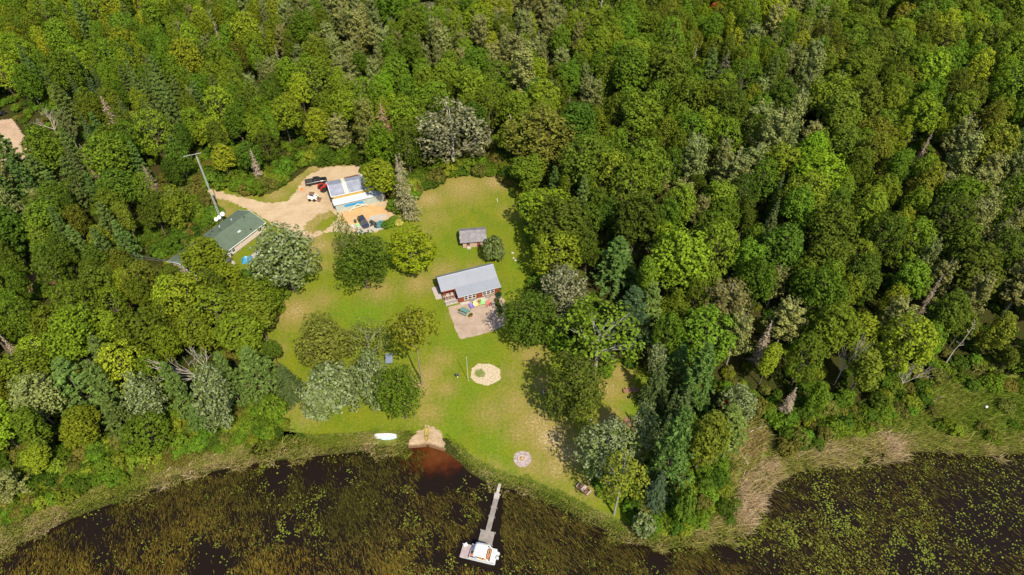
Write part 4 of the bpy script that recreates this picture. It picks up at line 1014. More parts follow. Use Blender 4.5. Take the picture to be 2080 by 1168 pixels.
boat_d = sdist(np.array([(-9.6, 53.2), (-9.8, 49.2), (-2.0, 47.4), (-1.6, 51.8), (-2.2, 55), (-1.6, 63), (-3.2, 63), (-6.5, 55)]), x, y)
ok = (sl > .8) & (cove_d > 4.6) & (NR.random(len(x)) < d_) & (pxx > -40) & (pxx < 2120) & (boat_d < 0)
x, y, n1, n3, pyy, pxx = [q[ok] for q in (x, y, n1, n3, pyy, pxx)]
t_ = .22 + .9 * (n3 - .4) + np.clip((pyy - 1040) / 260, 0, .5) * np.where(pxx < 1000, 1, .55) + .18 * NR.normal(size=len(x))
blades('wild_rice', x, y, np.full(len(x), -.36), NR.uniform(.18, .52, len(x)), NR.uniform(.08, .19, len(x)), np.clip(t_, 0, 1), (-1.08, 2.4), .22, 'rice_blade', 'wild rice leaning over the dark water', 'water plants')
# lily pads
x, y = cloud(260000, -125, 135, 38, 82)
sl = sdist(LAKE, x, y); cove_d = np.hypot(x - COVE[0] - 1.0, (y - COVE[1] + 4.0) * .72)
pxx, pyy = 1040 + FPX * x / (CP * y + SP * CAM_H), 584 - FPX * (SP * y - CP * CAM_H) / (CP * y + SP * CAM_H)
n1 = fbm(x, y, 6, 61); n2 = fbm(x, y, 1.7, 67)
right = pxx > 1500
d_ = np.where(right, np.clip((n1 - .26) * 2.4, 0, 1) * np.clip((n2 - .26) * 2.4, 0, 1), np.clip((n1 - .36) * 2.4, 0, 1) * np.clip((n2 - .40) * 2.6, 0, 1))
d_ *= np.where(right & (pxx > 1900), .45, 1.0) * np.where(right & (pyy > 980) & (pyy < 1110) & (pxx < 1800), 1.5, 1.0)
boat_d = sdist(np.array([(-9.6, 53.2), (-9.8, 49.2), (-2.0, 47.4), (-1.6, 51.8), (-2.2, 55), (-1.6, 63), (-3.2, 63), (-6.5, 55)]), x, y)
ok = (sl > .5) & (cove_d > 5) & (NR.random(len(x)) < d_ * .62) & (pxx > -40) & (pxx < 2120) & (boat_d < 0)
x, y = x[ok], y[ok]; n = len(x); r_ = NR.uniform(.07, .15, n) * np.where(NR.random(n) < .12, 1.5, 1); a0 = NR.uniform(0, 6.28, n); tl = NR.normal(size=(n, 2)) * .12
ring = []
for k in range(6):
    a = a0 + k * 2 * math.pi / 6; cx, cy = np.cos(a) * r_, np.sin(a) * r_
    ring.append(np.stack([x + cx, y + cy, -.30 + np.abs(tl[:, 0]) * r_ + tl[:, 0] * cx + tl[:, 1] * cy + np.abs(tl[:, 1]) * r_], 1))
V = np.stack(ring, 1).reshape(-1, 3); F = np.arange(6 * n).reshape(n, 6)
me = np_mesh('lily_pads', V, F, {'tone': ('FACE', np.clip(NR.normal(size=n) * .25 + .35, 0, 1)), 'rnd': ('FACE', NR.random(n))}); me.materials.append(M['lily'])
o = bpy.data.objects.new('lily_pads', me); COL.objects.link(o); stuff(o, 'yellow green lily pads floating on the dark lake', 'lily pads')

# ---------------------------------------------------------------- buildings
def windows(parent, lst, wall, frame='white_paint', outd=.05, name='window'):
    """windows on a wall running along local x at y = wall (facing -y): (x0, x1, z0, z1, columns, rows)"""
    for x0, x1, z0, z1, nc, nr_ in lst:
        f = MB(); g = .07; y0, y1 = wall - outd, wall + .02
        f.box(x0 - g, x1 + g, y0, y1, z1, z1 + g).box(x0 - g, x1 + g, y0 - .02, y1, z0 - g, z0).box(x0 - g, x0, y0, y1, z0, z1).box(x1, x1 + g, y0, y1, z0, z1)
        for c in range(1, nc): xx = x0 + (x1 - x0) * c / nc; f.box(xx - .035, xx + .035, y0 + .006, y1, z0, z1)
        for r_ in range(1, nr_): zz = z0 + (z1 - z0) * r_ / nr_; f.box(x0, x1, y0 + .004, y1, zz - .03, zz + .03)
        fo = f.build(name, M[frame], parent)
        MB().box(x0, x1, wall - .02, wall + .015, z0, z1).build('pane', M['glass'], fo)
def door(parent, x0, x1, z0, z1, wall, m, trim='white_paint'):
    d = MB().box(x0, x1, wall - .045, wall + .02, z0, z1)
    for k in range(2): d.box(x0 + .12, x1 - .12, wall - .06, wall - .04, z0 + .2 + k * (z1 - z0) * .47, z0 + (k + 1) * (z1 - z0) * .46)
    o = d.build('door', M[m], parent)
    MB().box(x0 - .08, x0, wall - .065, wall + .02, z0, z1 + .08).box(x1, x1 + .08, wall - .065, wall + .02, z0, z1 + .08).box(x0, x1, wall - .065, wall + .02, z1, z1 + .08).build('door_frame', M[trim], o)
    MB().tube((x1 - .1, wall - .11, (z0 + z1) / 2), (x1 - .1, wall - .04, (z0 + z1) / 2), .035, n=6).build('handle', M['steel'], o)
    return o
def ribs(mb, a, b, c, d, step, w_=.05, h_=.035):
    """standing seams from edge a-b up to edge d-c"""
    a, b, c, d = map(Vector, (a, b, c, d)); n = max(1, int((b - a).length / step))
    nn = (b - a).cross(d - a).normalized(); nn = -nn if nn.z < 0 else nn
    for i in range(n + 1):
        t = i / n; p, q = a.lerp(b, t), d.lerp(c, t); u = (b - a).normalized() * w_ / 2
        mb.add([p - u, p + u, q + u, q - u, p - u * .5 + nn * h_, p + u * .5 + nn * h_, q + u * .5 + nn * h_, q - u * .5 + nn * h_], [(4, 5, 6, 7), (0, 1, 5, 4), (1, 2, 6, 5), (2, 3, 7, 6), (3, 0, 4, 7)])
    return mb

# red log cabin with the grey steel roof
cab = thing('log_cabin', 'red log cabin with grey standing seam steel roof beside the gravel patio', 'cabin', (-12.3, 109.7), math.atan2(.341, .94))
wl = MB()
def log_wall(mb, x0, x1, y0, y1, z0, z1, t=.2):
    n = max(1, int((z1 - z0) / .2)); hh = (z1 - z0) / n
    for i in range(n):
        z = z0 + i * hh; ins = .02 if i % 2 else 0
        mb.box(x0 + ins, x1 - ins, y0 + ins, y1 - ins, z + .004, z + hh - .004)
    return mb
log_wall(wl, 0, 9.9, 0, 7.3, .25, 2.45)          # main room behind the front wall
log_wall(wl, -3.0, -.01, 3.4, 7.3, .25, 2.9)     # left room behind the porch
wl.prism([(0.1, 2.45), (2.2, 3.05), (5.2, 4.6), (7.2, 3.1), (7.2, 2.45)], 'x', 9.72, 9.88)
wl.prism([(3.5, 2.9), (5.2, 4.6), (7.2, 3.1), (7.2, 2.9)], 'x', -2.9, -2.78)
wl.prism([(0.1, 2.45), (2.2, 3.05), (2.2, 2.45)], 'x', .03, .15)
wl.build('wall', M['log_red'], cab)
MB().box(-.05, 9.95, .05, 7.35, 0, .25).box(-3.05, -.06, 3.45, 7.35, 0, .25).build('foundation', M['stone'], cab)
rf = MB()
A, B_ = (-3.5, 5.2, 4.72), (10.25, 5.2, 4.72)
rf.slab([(-3.5, 2.2, 3.15), (10.25, 2.2, 3.15), B_, A], .1); ribs(rf, (-3.5, 2.2, 3.15), (10.25, 2.2, 3.15), B_, A, .42)
rf.slab([(-3.5, 7.75, 2.86), A, B_, (10.25, 7.75, 2.86)], .1); ribs(rf, (-3.5, 7.75, 2.86), (10.25, 7.75, 2.86), B_, A, .42)
rf.slab([(-.2, -.35, 2.44), (10.25, -.35, 2.44), (10.25, 2.2, 3.16), (-.2, 2.2, 3.16)], .1); ribs(rf, (-.2, -.35, 2.44), (10.25, -.35, 2.44), (10.25, 2.2, 3.16), (-.2, 2.2, 3.16), .42)
rf.build('roof', M['roof_steel'], cab)
MB().box(-3.52, 10.27, 5.13, 5.27, 4.70, 4.76).build('ridge_cap', M['galvanised'], cab)
MB().box(-.2, 10.25, -.40, -.35, 2.28, 2.43).box(-3.5, -.25, 2.14, 2.19, 3.0, 3.14).build('fascia', M['white_steel'], cab)
windows(cab, [(1.35 + i * .98, 2.13 + i * .98, .75, 2.05, 1, 2) for i in range(3)] + [(5.85 + i * .98, 6.63 + i * .98, .75, 2.05, 1, 2) for i in range(3)], 0)
door(cab, 4.6, 5.4, .3, 2.2, 0, 'log_red', 'log_red')
dk = MB()
for i in range(22): dk.box(-3.1, -.12, .25 + i * .145, .25 + i * .145 + .135, .28, .33)
dk.box(-3.1, -.12, .22, 3.4, .05, .275); dk.build('porch_deck', M['pale_deck'], cab)
ro = MB()
for xx in (-3.0, -2.05, -1.1, -.2): ro.box(xx - .05, xx + .05, .26, .36, .33, 1.25)
for zz in (.75, 1.2): ro.box(-3.05, -.15, .28, .34, zz - .04, zz + .04)
ro.build('porch_railing', M['pale_deck'], cab)
mr_ = MB()
for xx in (-2.9, -2.2, -1.5, -.8): mr_.box(xx - .04, xx + .04, 1.6, 1.68, .33, 1.3)
mr_.box(-3.0, -.15, 1.59, 1.69, 1.3, 1.38).box(-3.0, -.15, 1.6, 1.68, .75, .82); mr_.build('porch_railing', M['log_red'], cab)
for xx in (-2.95, -.35): MB().box(xx - .07, xx + .07, 1.95, 2.09, .33, 3.05).build('porch_post', M['log_red'], cab)
MB().box(-3.0, -.3, 1.94, 2.1, 2.86, 3.04).build('porch_beam', M['log_red'], cab)
for sx0 in (-2.3, -1.2):
    MB().box(sx0, sx0 + .7, 2.4, 2.9, .33, .75).box(sx0, sx0 + .7, 2.85, 2.95, .75, 1.2).build('porch_bench', M['pale_deck'], cab)
MB().box(.2, 6.9, -.75, -.08, 0, .14).box(5.5, 6.6, -1.3, -.75, 0, .12).build('front_step', M['concrete'], cab)
for k, xx in enumerate((3.1, 7.0)):
    bn = MB().box(xx - .55, xx + .55, -.72, -.3, .42, .48).box(xx - .55, xx + .55, -.32, -.27, .48, .85)
    for a in (-.48, .42): bn.box(xx + a, xx + a + .06, -.7, -.34, .14, .42)
    o = bn.build('garden_bench', M['grey_wood']); o.parent = None; o.location = cab.location; o.rotation_euler = cab.rotation_euler
    tag(o, ['small grey bench under the left group of cabin windows', 'small grey bench under the right group of cabin windows'][k], 'bench')
pl = thing('wooden_platform', 'pale plank platform left of the red log cabin', 'platform', cab.location[:], cab.rotation_euler[2])
p_ = MB()
for i in range(26): p_.box(-4.75, -3.25, 2.9 + i * .16, 2.9 + i * .16 + .15, .2, .25)
p_.build('deck_boards', M['pale_deck'], pl); MB().box(-4.7, -3.3, 2.95, 7.0, 0, .195).build('frame', M['weathered_wood'], pl)
def loc(th, x, y, z=0):
    a = th.rotation_euler[2]; l = th.location
    return (l.x + x * math.cos(a) - y * math.sin(a), l.y + x * math.sin(a) + y * math.cos(a), l.z + z)

# small grey roofed shed
sh = thing('storage_shed', 'small tan sided shed with weathered grey shingle roof on the upper lawn', 'shed', (-12.4, 129.2), math.atan2(.12, .99))
MB().box(0, 5.6, 0, 4.6, 0, 2.25).prism([(0, 2.25), (2.5, 3.35), (4.6, 2.25)], 'x', .02, 5.58).build('wall', M['pink_siding'], sh)
r_ = MB(); r_.slab([(-.6, -.55, 2.05), (6.1, -.55, 2.05), (6.1, 2.5, 3.45), (-.6, 2.5, 3.45)], .09); r_.slab([(-.6, 5.1, 2.05), (-.6, 2.5, 3.45), (6.1, 2.5, 3.45), (6.1, 5.1, 2.05)], .09)
for i in range(9): r_.box(-.6, 6.1, -.55 + i * .34, -.53 + i * .34, 2.05 + i * .156, 2.068 + i * .156)
r_.build('roof', M['grey_shingle'], sh)
MB().box(-.62, -.6, -.5, .4, 2.0, 2.25).box(-.66, -.6, .5, 1.2, 2.45, 2.7).build('torn_edge', M['white_paint'], sh)
MB().box(.95, 1.85, -.04, .02, .55, 2.0).build('window', M['brown_wood'], sh)
MB().box(1.05, 1.75, -.06, -.035, 1.0, 1.9).build('pane', M['glass'], sh)
d_o = MB().box(3.6, 4.45, -.05, .02, .1, 2.02).build('door', M['log_red'], sh)
MB().box(3.98, 4.06, -.075, -.045, .1, 2.02).box(3.6, 4.45, -.07, -.045, 1.0, 1.08).build('door_brace', M['brown_wood'], d_o)
MB().box(1.0, 2.0, -.75, -.1, 0, .3).build('step', M['concrete'], sh)

# long green roofed house; local x runs along its front to the left end, y towards the back
hs_ = thing('house', 'long tan house with green shingle roof below the antenna tower', 'house', (-63.9, 136.1), math.atan2(-.861, -.508))
HL, HW = 22.3, 9.2
# local +y must point to the back (-.861, .508): mirrored frame, so build with y negative
w_ = MB().box(0, HL, -HW, 0, .3, 2.6)
w_.prism([(0, 2.6), (-HW / 2, 4.05), (-HW, 2.6)], 'x', .01, HL - .01)
w_.box(12.6, 16.6, 0, 1.1, .3, 2.6)
w_.build('wall', M['tan_siding'], hs_)
MB().box(.05, HL - .05, -HW + .05, -.05, 0, .3).box(12.65, 16.55, -.05, 1.05, 0, .3).build('skirting', M['grey_wood'], hs_)
r_ = MB(); e_ = .35
r_.slab([(-e_, .4, 2.56), (HL + e_, .4, 2.56), (HL + e_, -HW / 2, 4.2), (-e_, -HW / 2, 4.2)], .12)
r_.slab([(-e_, -HW - .4, 2.56), (HL + e_, -HW - .4, 2.56), (HL + e_, -HW / 2, 4.2), (-e_, -HW / 2, 4.2)], .12)
r_.slab([(14.6, 1.5, 3.35), (14.6, -2.0, 3.36), (12.2, -2.0, 2.6), (12.2, 1.5, 2.5)], .1); r_.slab([(14.6, 1.5, 3.35), (17.0, 1.5, 2.5), (17.0, -2.0, 2.6), (14.6, -2.0, 3.36)], .1)
rfo = r_.build('roof', M['green_shingle'], hs_)
t_ = MB().box(-e_, 12.15, .40, .46, 2.4, 2.57).box(17.05, HL + e_, .40, .46, 2.4, 2.57)
t_.slab([(12.2, 1.5, 2.5), (14.6, 1.5, 3.35), (14.6, 1.55, 3.35), (12.2, 1.55, 2.5)], .16); t_.slab([(14.6, 1.5, 3.35), (17.0, 1.5, 2.5), (17.0, 1.55, 2.5), (14.6, 1.55, 3.35)], .16)
for xx in (-e_ - .05, HL + e_):
    t_.slab([(xx, .4, 2.57), (xx + .05, .4, 2.57), (xx + .05, -HW / 2, 4.21), (xx, -HW / 2, 4.21)], .2); t_.slab([(xx, -HW - .4, 2.57), (xx + .05, -HW - .4, 2.57), (xx + .05, -HW / 2, 4.21), (xx, -HW / 2, 4.21)], .2)
t_.build('fascia', M['white_paint'], hs_)
def rz_(y): return 4.2 - (4.2 - 2.56) * abs(y + HW / 2) / (HW / 2 + .4)
for xx, yy, k in ((2.2, -4.2, 0), (4.3, -6.6, 1), (7.6, -7.4, 1), (8.6, -6.0, 0), (9.6, -7.9, 0), (10.9, -7.4, 0), (13.6, -6.8, 0), (6.3, -1.9, 2), (13.4, -.6, 2), (3.9, -.5, 0), (16.5, -6.0, 0)):
    z = rz_(yy)
    if k == 0: MB().box(xx - .25, xx + .25, yy - .18, yy + .18, z - .05, z + .14).build('roof_vent', M['dark_metal'], rfo)
    elif k == 1: MB().tube((xx, yy, z - .1), (xx, yy, z + .4), .12).lathe([(.2, .36), (.2, .44), (.02, .5)], 10, (xx, yy, z)).build('vent_pipe', M['galvanised'], rfo)
    else: MB().obox((xx, yy, z + .03), .9, .55, .12, 0).build('skylight', M['white_plastic'], rfo)
def hwin(x0, x1, z0, z1, nc, y=0.0):
    f = MB(); g = .09
    f.box(x0 - g, x1 + g, y - .02, y + .05, z1, z1 + g).box(x0 - g, x1 + g, y - .02, y + .06, z0 - g, z0).box(x0 - g, x0, y - .02, y + .05, z0, z1).box(x1, x1 + g, y - .02, y + .05, z0, z1)
    for c in range(1, nc): q = x0 + (x1 - x0) * c / nc; f.box(q - .07, q + .07, y - .02, y + .045, z0, z1)
    f.box(x0, x1, y - .02, y + .04, (z0 + z1) / 2 - .03, (z0 + z1) / 2 + .03)
    fo = f.build('window', M['white_paint'], hs_); MB().box(x0, x1, y - .015, y + .018, z0, z1).build('pane', M['glass'], fo)
hwin(1.3, 2.2, .95, 2.2, 1); hwin(7.9, 8.7, 1.6, 2.15, 2); hwin(10.3, 12.2, .85, 2.2, 2); hwin(15.5, 16.3, .9, 2.2, 1, 1.1); hwin(18.6, 20.2, .9, 2.2, 2)
d2 = MB().box(13.4, 14.35, 1.08, 1.15, .35, 2.35).build('door', M['white_paint'], hs_)
MB().box(13.55, 14.2, 1.145, 1.165, 1.3, 2.2).build('pane', M['aqua_hull'], d2)
MB().box(13.0, 14.9, 1.12, 2.5, 0, .32).box(13.3, 14.6, 2.5, 2.9, 0, .16).build('front_step', M['pale_deck'], hs_)
o = MB().lathe([(.05, 0), (.28, .02), (.3, .5), (.05, .55)], 10).build('planter_bucket', M['yellow_plastic']); o.location = loc(hs_, 14.5, 2.2, .32); tag(o, 'yellow orange bucket on the front step of the green roofed house', 'bucket')

# workshop
ws = thing('workshop', 'metal workshop with patched grey roof and a pale lean-to at the dirt yard', 'workshop', (-47.0, 143.6), math.atan2(.368, .93))
WL = 13.2
MB().box(.1, WL - .1, 1.9, 8.6, 0, 3.8).prism([(1.9, 3.8), (5.5, 4.8), (8.6, 3.8)], 'x', .12, WL - .12).build('wall', M['yellow_siding'], ws)
lt = MB().box(.1, WL, .05, 1.85, 0, 2.3); ribs(lt, (.1, .05, 0), (WL, .05, 0), (WL, .049, 2.3), (.1, .049, 2.3), .3, .12, .06); lt.build('lean_to_wall', M['pale_green_steel'], ws)
lr = MB().slab([(-.3, -.25, 2.32), (WL + .2, -.25, 2.32), (WL + .2, 1.95, 2.85), (-.3, 1.95, 2.85)], .07); ribs(lr, (-.3, -.25, 2.32), (WL + .2, -.25, 2.32), (WL + .2, 1.95, 2.85), (-.3, 1.95, 2.85), .35, .06, .03); lr.build('lean_to_roof', M['white_steel'], ws)
def roofstrip(mb, x0, x1, lift=0.0):
    lift += .5; mb.slab([(x0, 1.8, 3.34 + lift), (x1, 1.8, 3.34 + lift), (x1, 5.5, 4.5 + lift), (x0, 5.5, 4.5 + lift)], .08); mb.slab([(x0, 8.9, 3.4 + lift), (x0, 5.5, 4.5 + lift), (x1, 5.5, 4.5 + lift), (x1, 8.9, 3.4 + lift)], .08); return mb
ro_ = roofstrip(MB(), -.3, WL + .2); ribs(ro_, (-.3, 1.8, 3.84), (WL + .2, 1.8, 3.84), (WL + .2, 5.5, 5.0), (-.3, 5.5, 5.0), .45, .05, .03); rw = ro_.build('roof', M['roof_weathered_steel'], ws)
for xx in (3.4, 9.0): roofstrip(MB(), xx, xx + .95, .05).build('skylight_strip', M['skylight_panel'], rw)
MB().slab([(-.42, 1.8, 3.9), (-.32, 1.8, 3.9), (-.32, 5.5, 5.06), (-.42, 5.5, 5.06)], .3).slab([(-.42, 8.9, 3.96), (-.42, 5.5, 5.06), (-.32, 5.5, 5.06), (-.32, 8.9, 3.96)], .3).box(-.32, WL + .2, 1.72, 1.79, 3.72, 3.84).build('fascia', M['white_paint'], ws)
MB().slab([(4.7, 8.2, 4.25), (8.4, 8.2, 4.25), (8.4, 9.1, 3.96), (4.7, 9.1, 3.96)], .03).build('rust_patch', M['rust_metal'], rw)
MB().box(2.4, 7.4, -.03, .02, .95, 1.65).build('blue_panel', M['sky_blue_panel'], ws)
gd = MB().box(.02, .1, 3.2, 6.2, .05, 2.7).build('garage_door', M['white_steel'], ws)
wf = thing('gable_trim', 'white peaked trim boards leaning on the workshop front wall', 'trim boards', loc(ws, 3.1, -1.3), ws.rotation_euler[2])
MB().slab([(0, -.25, .12), (2.6, .75, 1.35), (2.6, .55, 1.72), (0, -.45, .5)], .06).build('board', M['white_paint'], wf)
MB().slab([(2.6, .75, 1.35), (5.4, .2, .55), (5.4, 0, .92), (2.6, .55, 1.72)], .06).build('board', M['white_paint'], wf)
MB().tube((1.1, .15, .75), (4.2, .3, 1.0), .05).build('collar_tie', M['white_paint'], wf)

# lattice antenna tower with a beam antenna and dishes
ax_, ay_ = -76.0, 138.6
an = thing('antenna_tower', 'tall grey lattice antenna tower behind the green roofed house', 'antenna tower', (ax_, ay_))
TH = 21.0; lg = [(.30 * math.cos(a), .30 * math.sin(a)) for a in (0.3, 2.394, 4.489)]
for lx, ly in lg: MB().tube((lx, ly, 0), (lx * .45, ly * .45, TH), .04, .03, 6).build('leg', M['galvanised'], an)
br = MB(); nb = 30
for i in range(nb):
    for j in range(3):
        z0, z1 = TH * i / nb, TH * (i + 1) / nb; s0, s1 = 1 - .55 * i / nb, 1 - .55 * (i + 1) / nb
        (a, b), (c, d) = lg[j], lg[(j + 1) % 3]
        br.tube((a * s0, b * s0, z0), (c * s1, d * s1, z1), .018, n=4); br.tube((a * s1, b * s1, z1), (c * s1, d * s1, z1), .016, n=4)
br.build('bracing', M['galvanised'], an)
MB().tube((0, 0, TH - 1), (0, 0, TH + .8), .04, n=6).build('mast', M['galvanised'], an)
bm = MB().tube((-2.7, -.75, TH + .5), (1.2, .55, TH + .7), .035, n=6); dv = Vector((-.3, .95, 0))
for i, L in enumerate((.55, .42, .4, .38, .36, .34, .3)):
    c = Vector((-2.6, -.72, TH + .5)).lerp(Vector((1.1, .52, TH + .7)), i / 6); bm.tube(c - dv * L, c + dv * L, .015, n=4)
bm.build('beam_antenna', M['galvanised'], an)
for (dx, dy, dz, rr) in ((.95, .1, 3.3, .6), (.1, -.55, 2.7, .55), (-.9, -.5, 2.0, .55)):
    q = MB().lathe([(.03, -.16), (rr * .5, -.12), (rr * .85, -.02), (rr, .08), (rr * .98, .10), (rr * .8, .0), (rr * .4, -.09), (.02, -.12)], 16)
    from mathutils import Matrix
    rm = Matrix.Rotation(R(52), 4, 'X')
    q.v = [tuple((rm @ Vector(p)) + Vector((dx, dy, dz))) for p in q.v]; q.tube((0, 0, dz), (dx, dy, dz), .05, n=5)
    q.build('dish', M['white_plastic'], an, True)
def wire(name, pts, r, m, label, cat):
    o = MB().path(pts, r, 5).build(name, M[m]); return tag(o, label, cat)
e0 = loc(hs_, HL - .3, -HW / 2, 4.0)
for k, dz in enumerate((0, 2.2)):
    pts = [(e0[0] + (-140 - e0[0]) * t, e0[1] + (126 + 3 * k - e0[1]) * t, e0[2] + (7.5 + dz - e0[2]) * t - 5 * t * (1 - t) * .5) for t in np.linspace(0, 1, 12)]
    wire('overhead_wire', pts, .022, 'steel', ['lower grey wire running left from the green roofed house', 'upper grey wire running left from the green roofed house'][k], 'wire')

# ---------------------------------------------------------------- vehicles
def wheel(parent, x, y, r, w_):
    t = MB().lathe([(r * .6, -w_ / 2), (r * .94, -w_ / 2), (r, -w_ * .36), (r, w_ * .36), (r * .94, w_ / 2), (r * .6, w_ / 2)], 18)
    t.v = [(x + a, y + c, r + b) for a, b, c in t.v]; o = t.build('wheel', M['black_rubber'], parent)
    q = MB().lathe([(.03, -w_ * .5), (r * .56, -w_ * .42), (r * .6, -w_ * .2), (r * .6, w_ * .2), (r * .56, w_ * .42), (.03, w_ * .5)], 14)
    q.v = [(x + a, y + c, r + b) for a, b, c in q.v]; q.build('rim', M['steel'], o, True)
def ring(x, w_, z0, z1, ch=.12):
    return [(x, -w_ + ch * .6, z0), (x, w_ - ch * .6, z0), (x, w_, z0 + ch), (x, w_, z1 - ch), (x, w_ - ch, z1), (x, -w_ + ch, z1), (x, -w_, z1 - ch), (x, -w_, z0 + ch)]
def cabin_glass(t, prof, w0, w1, m):
    """prof: (x, z) corners front-bottom, front-top, rear-top, rear-bottom"""
    (a, za), (b, zb), (c, zc), (d, zd) = prof
    v = [(a, -w0, za), (a, w0, za), (b, w1, zb), (b, -w1, zb), (c, w1, zc), (c, -w1, zc), (d, w0, zd), (d, -w0, zd)]
    MB().add(v, [(3, 2, 4, 5), (0, 1, 2, 3)[::-1], (5, 4, 6, 7)[::-1], (1, 6, 4, 2), (0, 3, 5, 7), (0, 7, 6, 1)]).build('cab', M[m], t, bevel=.04)
    def inset(q, k=.12, off=.012):
        q = [Vector(p) for p in q]; c_ = sum(q, Vector()) / 4; n = (q[1] - q[0]).cross(q[2] - q[0]).normalized()
        if n.dot(c_ - Vector((0, 0, zc - .5))) < 0: n = -n
        return [p.lerp(c_, k) + n * off for p in q]
    for nm, q in (('windscreen', [v[0], v[1], v[2], v[3]]), ('rear_window', [v[7], v[6], v[4], v[5]]), ('side_window', [v[1], v[6], v[4], v[2]]), ('side_window', [v[0], v[7], v[5], v[3]])):
        MB().slab(inset(q), .01).build(nm, M['glass'], t)
def pickup(label, loc_, rz, m):
    t = thing('pickup_truck', label, 'truck', loc_, rz); w_ = .98
    MB().loft([ring(-2.95, w_ - .06, .55, 1.12), ring(-2.8, w_, .48, 1.16), ring(-.75, w_, .48, 1.16), ring(-.7, w_, .48, 1.22), ring(1.15, w_, .48, 1.22), ring(1.9, w_, .48, 1.2), ring(2.75, w_ - .04, .5, 1.1), ring(2.95, w_ - .16, .55, .98)]).build('body', M[m], t, bevel=.03)
    cabin_glass(t, [(1.35, 1.18), (.55, 1.88), (-.62, 1.88), (-.95, 1.18)], .90, .74, m)
    b = MB().box(-2.85, -.98, -.92, -.84, 1.14, 1.34).box(-2.85, -.98, .84, .92, 1.14, 1.34).box(-2.93, -2.85, -.92, .92, 1.0, 1.34); b.build('bed_rail', M[m], t)
    MB().box(-2.82, -1.0, -.82, .82, 1.165, 1.18).build('bed_liner', M['dark_metal'], t)
    MB().box(2.93, 3.05, -.85, .85, .5, .72).build('front_bumper', M['steel'], t); MB().box(-3.07, -2.95, -.85, .85, .5, .72).build('rear_bumper', M['steel'], t)
    for s in (-1, 1):
        MB().box(2.86, 2.97, s * .62 - .16, s * .62 + .16, .8, .97).build('headlight', M['white_plastic'], t); MB().box(-2.98, -2.93, s * .8 - .1, s * .8 + .1, .8, 1.1).build('tail_light', M['red_paint'], t)
        MB().box(1.0, 1.15, s * 1.0 - .12, s * 1.0 + .12, 1.2, 1.36).build('mirror', M[m], t)
        for x in (-1.85, 1.95): wheel(t, x, s * .86, .40, .26)
    return t
pickup('black pickup truck parked beside the workshop in the dirt yard', (-54.9, 156.4), math.atan2(.30, .95), 'black_paint')
def suv(label, loc_, rz, m):
    t = thing('parked_car', label, 'car', loc_, rz); w_ = .92
    MB().loft([ring(-2.3, w_ - .1, .5, .98), ring(-2.15, w_, .42, 1.05), ring(1.0, w_, .42, 1.05), ring(1.9, w_ - .02, .44, .98), ring(2.3, w_ - .16, .5, .84)]).build('body', M[m], t, bevel=.04)
    cabin_glass(t, [(1.3, 1.02), (.5, 1.68), (-1.85, 1.66), (-2.2, 1.02)], .86, .68, m)
    for s in (-1, 1):
        MB().box(2.12, 2.26, s * .6 - .16, s * .6 + .16, .7, .84).build('headlight', M['white_plastic'], t); MB().box(-2.3, -2.24, s * .66 - .12, s * .66 + .12, .75, .98).build('tail_light', M['red_paint'], t)
        MB().box(.85, .98, s * .96 - .1, s * .96 + .1, 1.02, 1.16).build('mirror', M[m], t)
        MB().box(-1.6, .3, s * .55 - .03, s * .55 + .03, 1.67, 1.72).build('roof_rail', M['dark_metal'], t)
        for x in (-1.35, 1.4): wheel(t, x, s * .80, .35, .22)
    return t
suv('dark navy car parked on the sand below the workshop', (-38.9, 138.5), math.atan2(-.87, .5), 'navy_paint')
suv('dark car half hidden by trees at the upper end of the left dirt road', (*G(-2, 236),), .9, 'black_paint')
def skid(label, loc_, rz):
    t = thing('skid_steer', label, 'loader', loc_, rz)
    MB().loft([ring(-1.35, .62, .45, 1.25), ring(-1.1, .72, .35, 1.45), ring(.4, .72, .35, 1.05), ring(1.0, .66, .4, .8)]).build('body', M['white_paint'], t, bevel=.04)
    c = MB()
    for x, y in ((-.7, -.55), (-.7, .55), (.55, -.55), (.55, .55)): c.box(x - .05, x + .05, y - .05, y + .05, 1.0, 2.05)
    c.build('cab_frame', M['white_paint'], t); MB().box(-.8, .62, -.62, .62, 2.05, 2.13).build('cab_roof', M['rust_metal'], t)
    MB().box(-.4, .1, -.3, .3, 1.05, 1.2).box(-.45, -.3, -.3, .3, 1.2, 1.7).build('seat', M['black_rubber'], t)
    MB().box(-1.45, -1.33, -.55, .55, .55, 1.2).build('rear_grille', M['red_paint'], t)
    for s in (-1, 1):
        MB().path([(-1.2, s * .82, 1.5), (.7, s * .82, 1.25), (1.55, s * .78, .45)], .10, 6).build('lift_arm', M['white_paint'], t)
        for x in (-.72, .55): wheel(t, x, s * .86, .40, .28)
    MB().prism([(1.35, .12), (2.15, .06), (2.15, .14), (1.5, .22), (1.5, .75), (1.38, .8)], 'y', -.92, .92).build('bucket', M['rust_metal'], t)
skid('white skid steer loader with brown roof on the dirt yard', (-54.3, 149.0), math.atan2(-.10, .98))
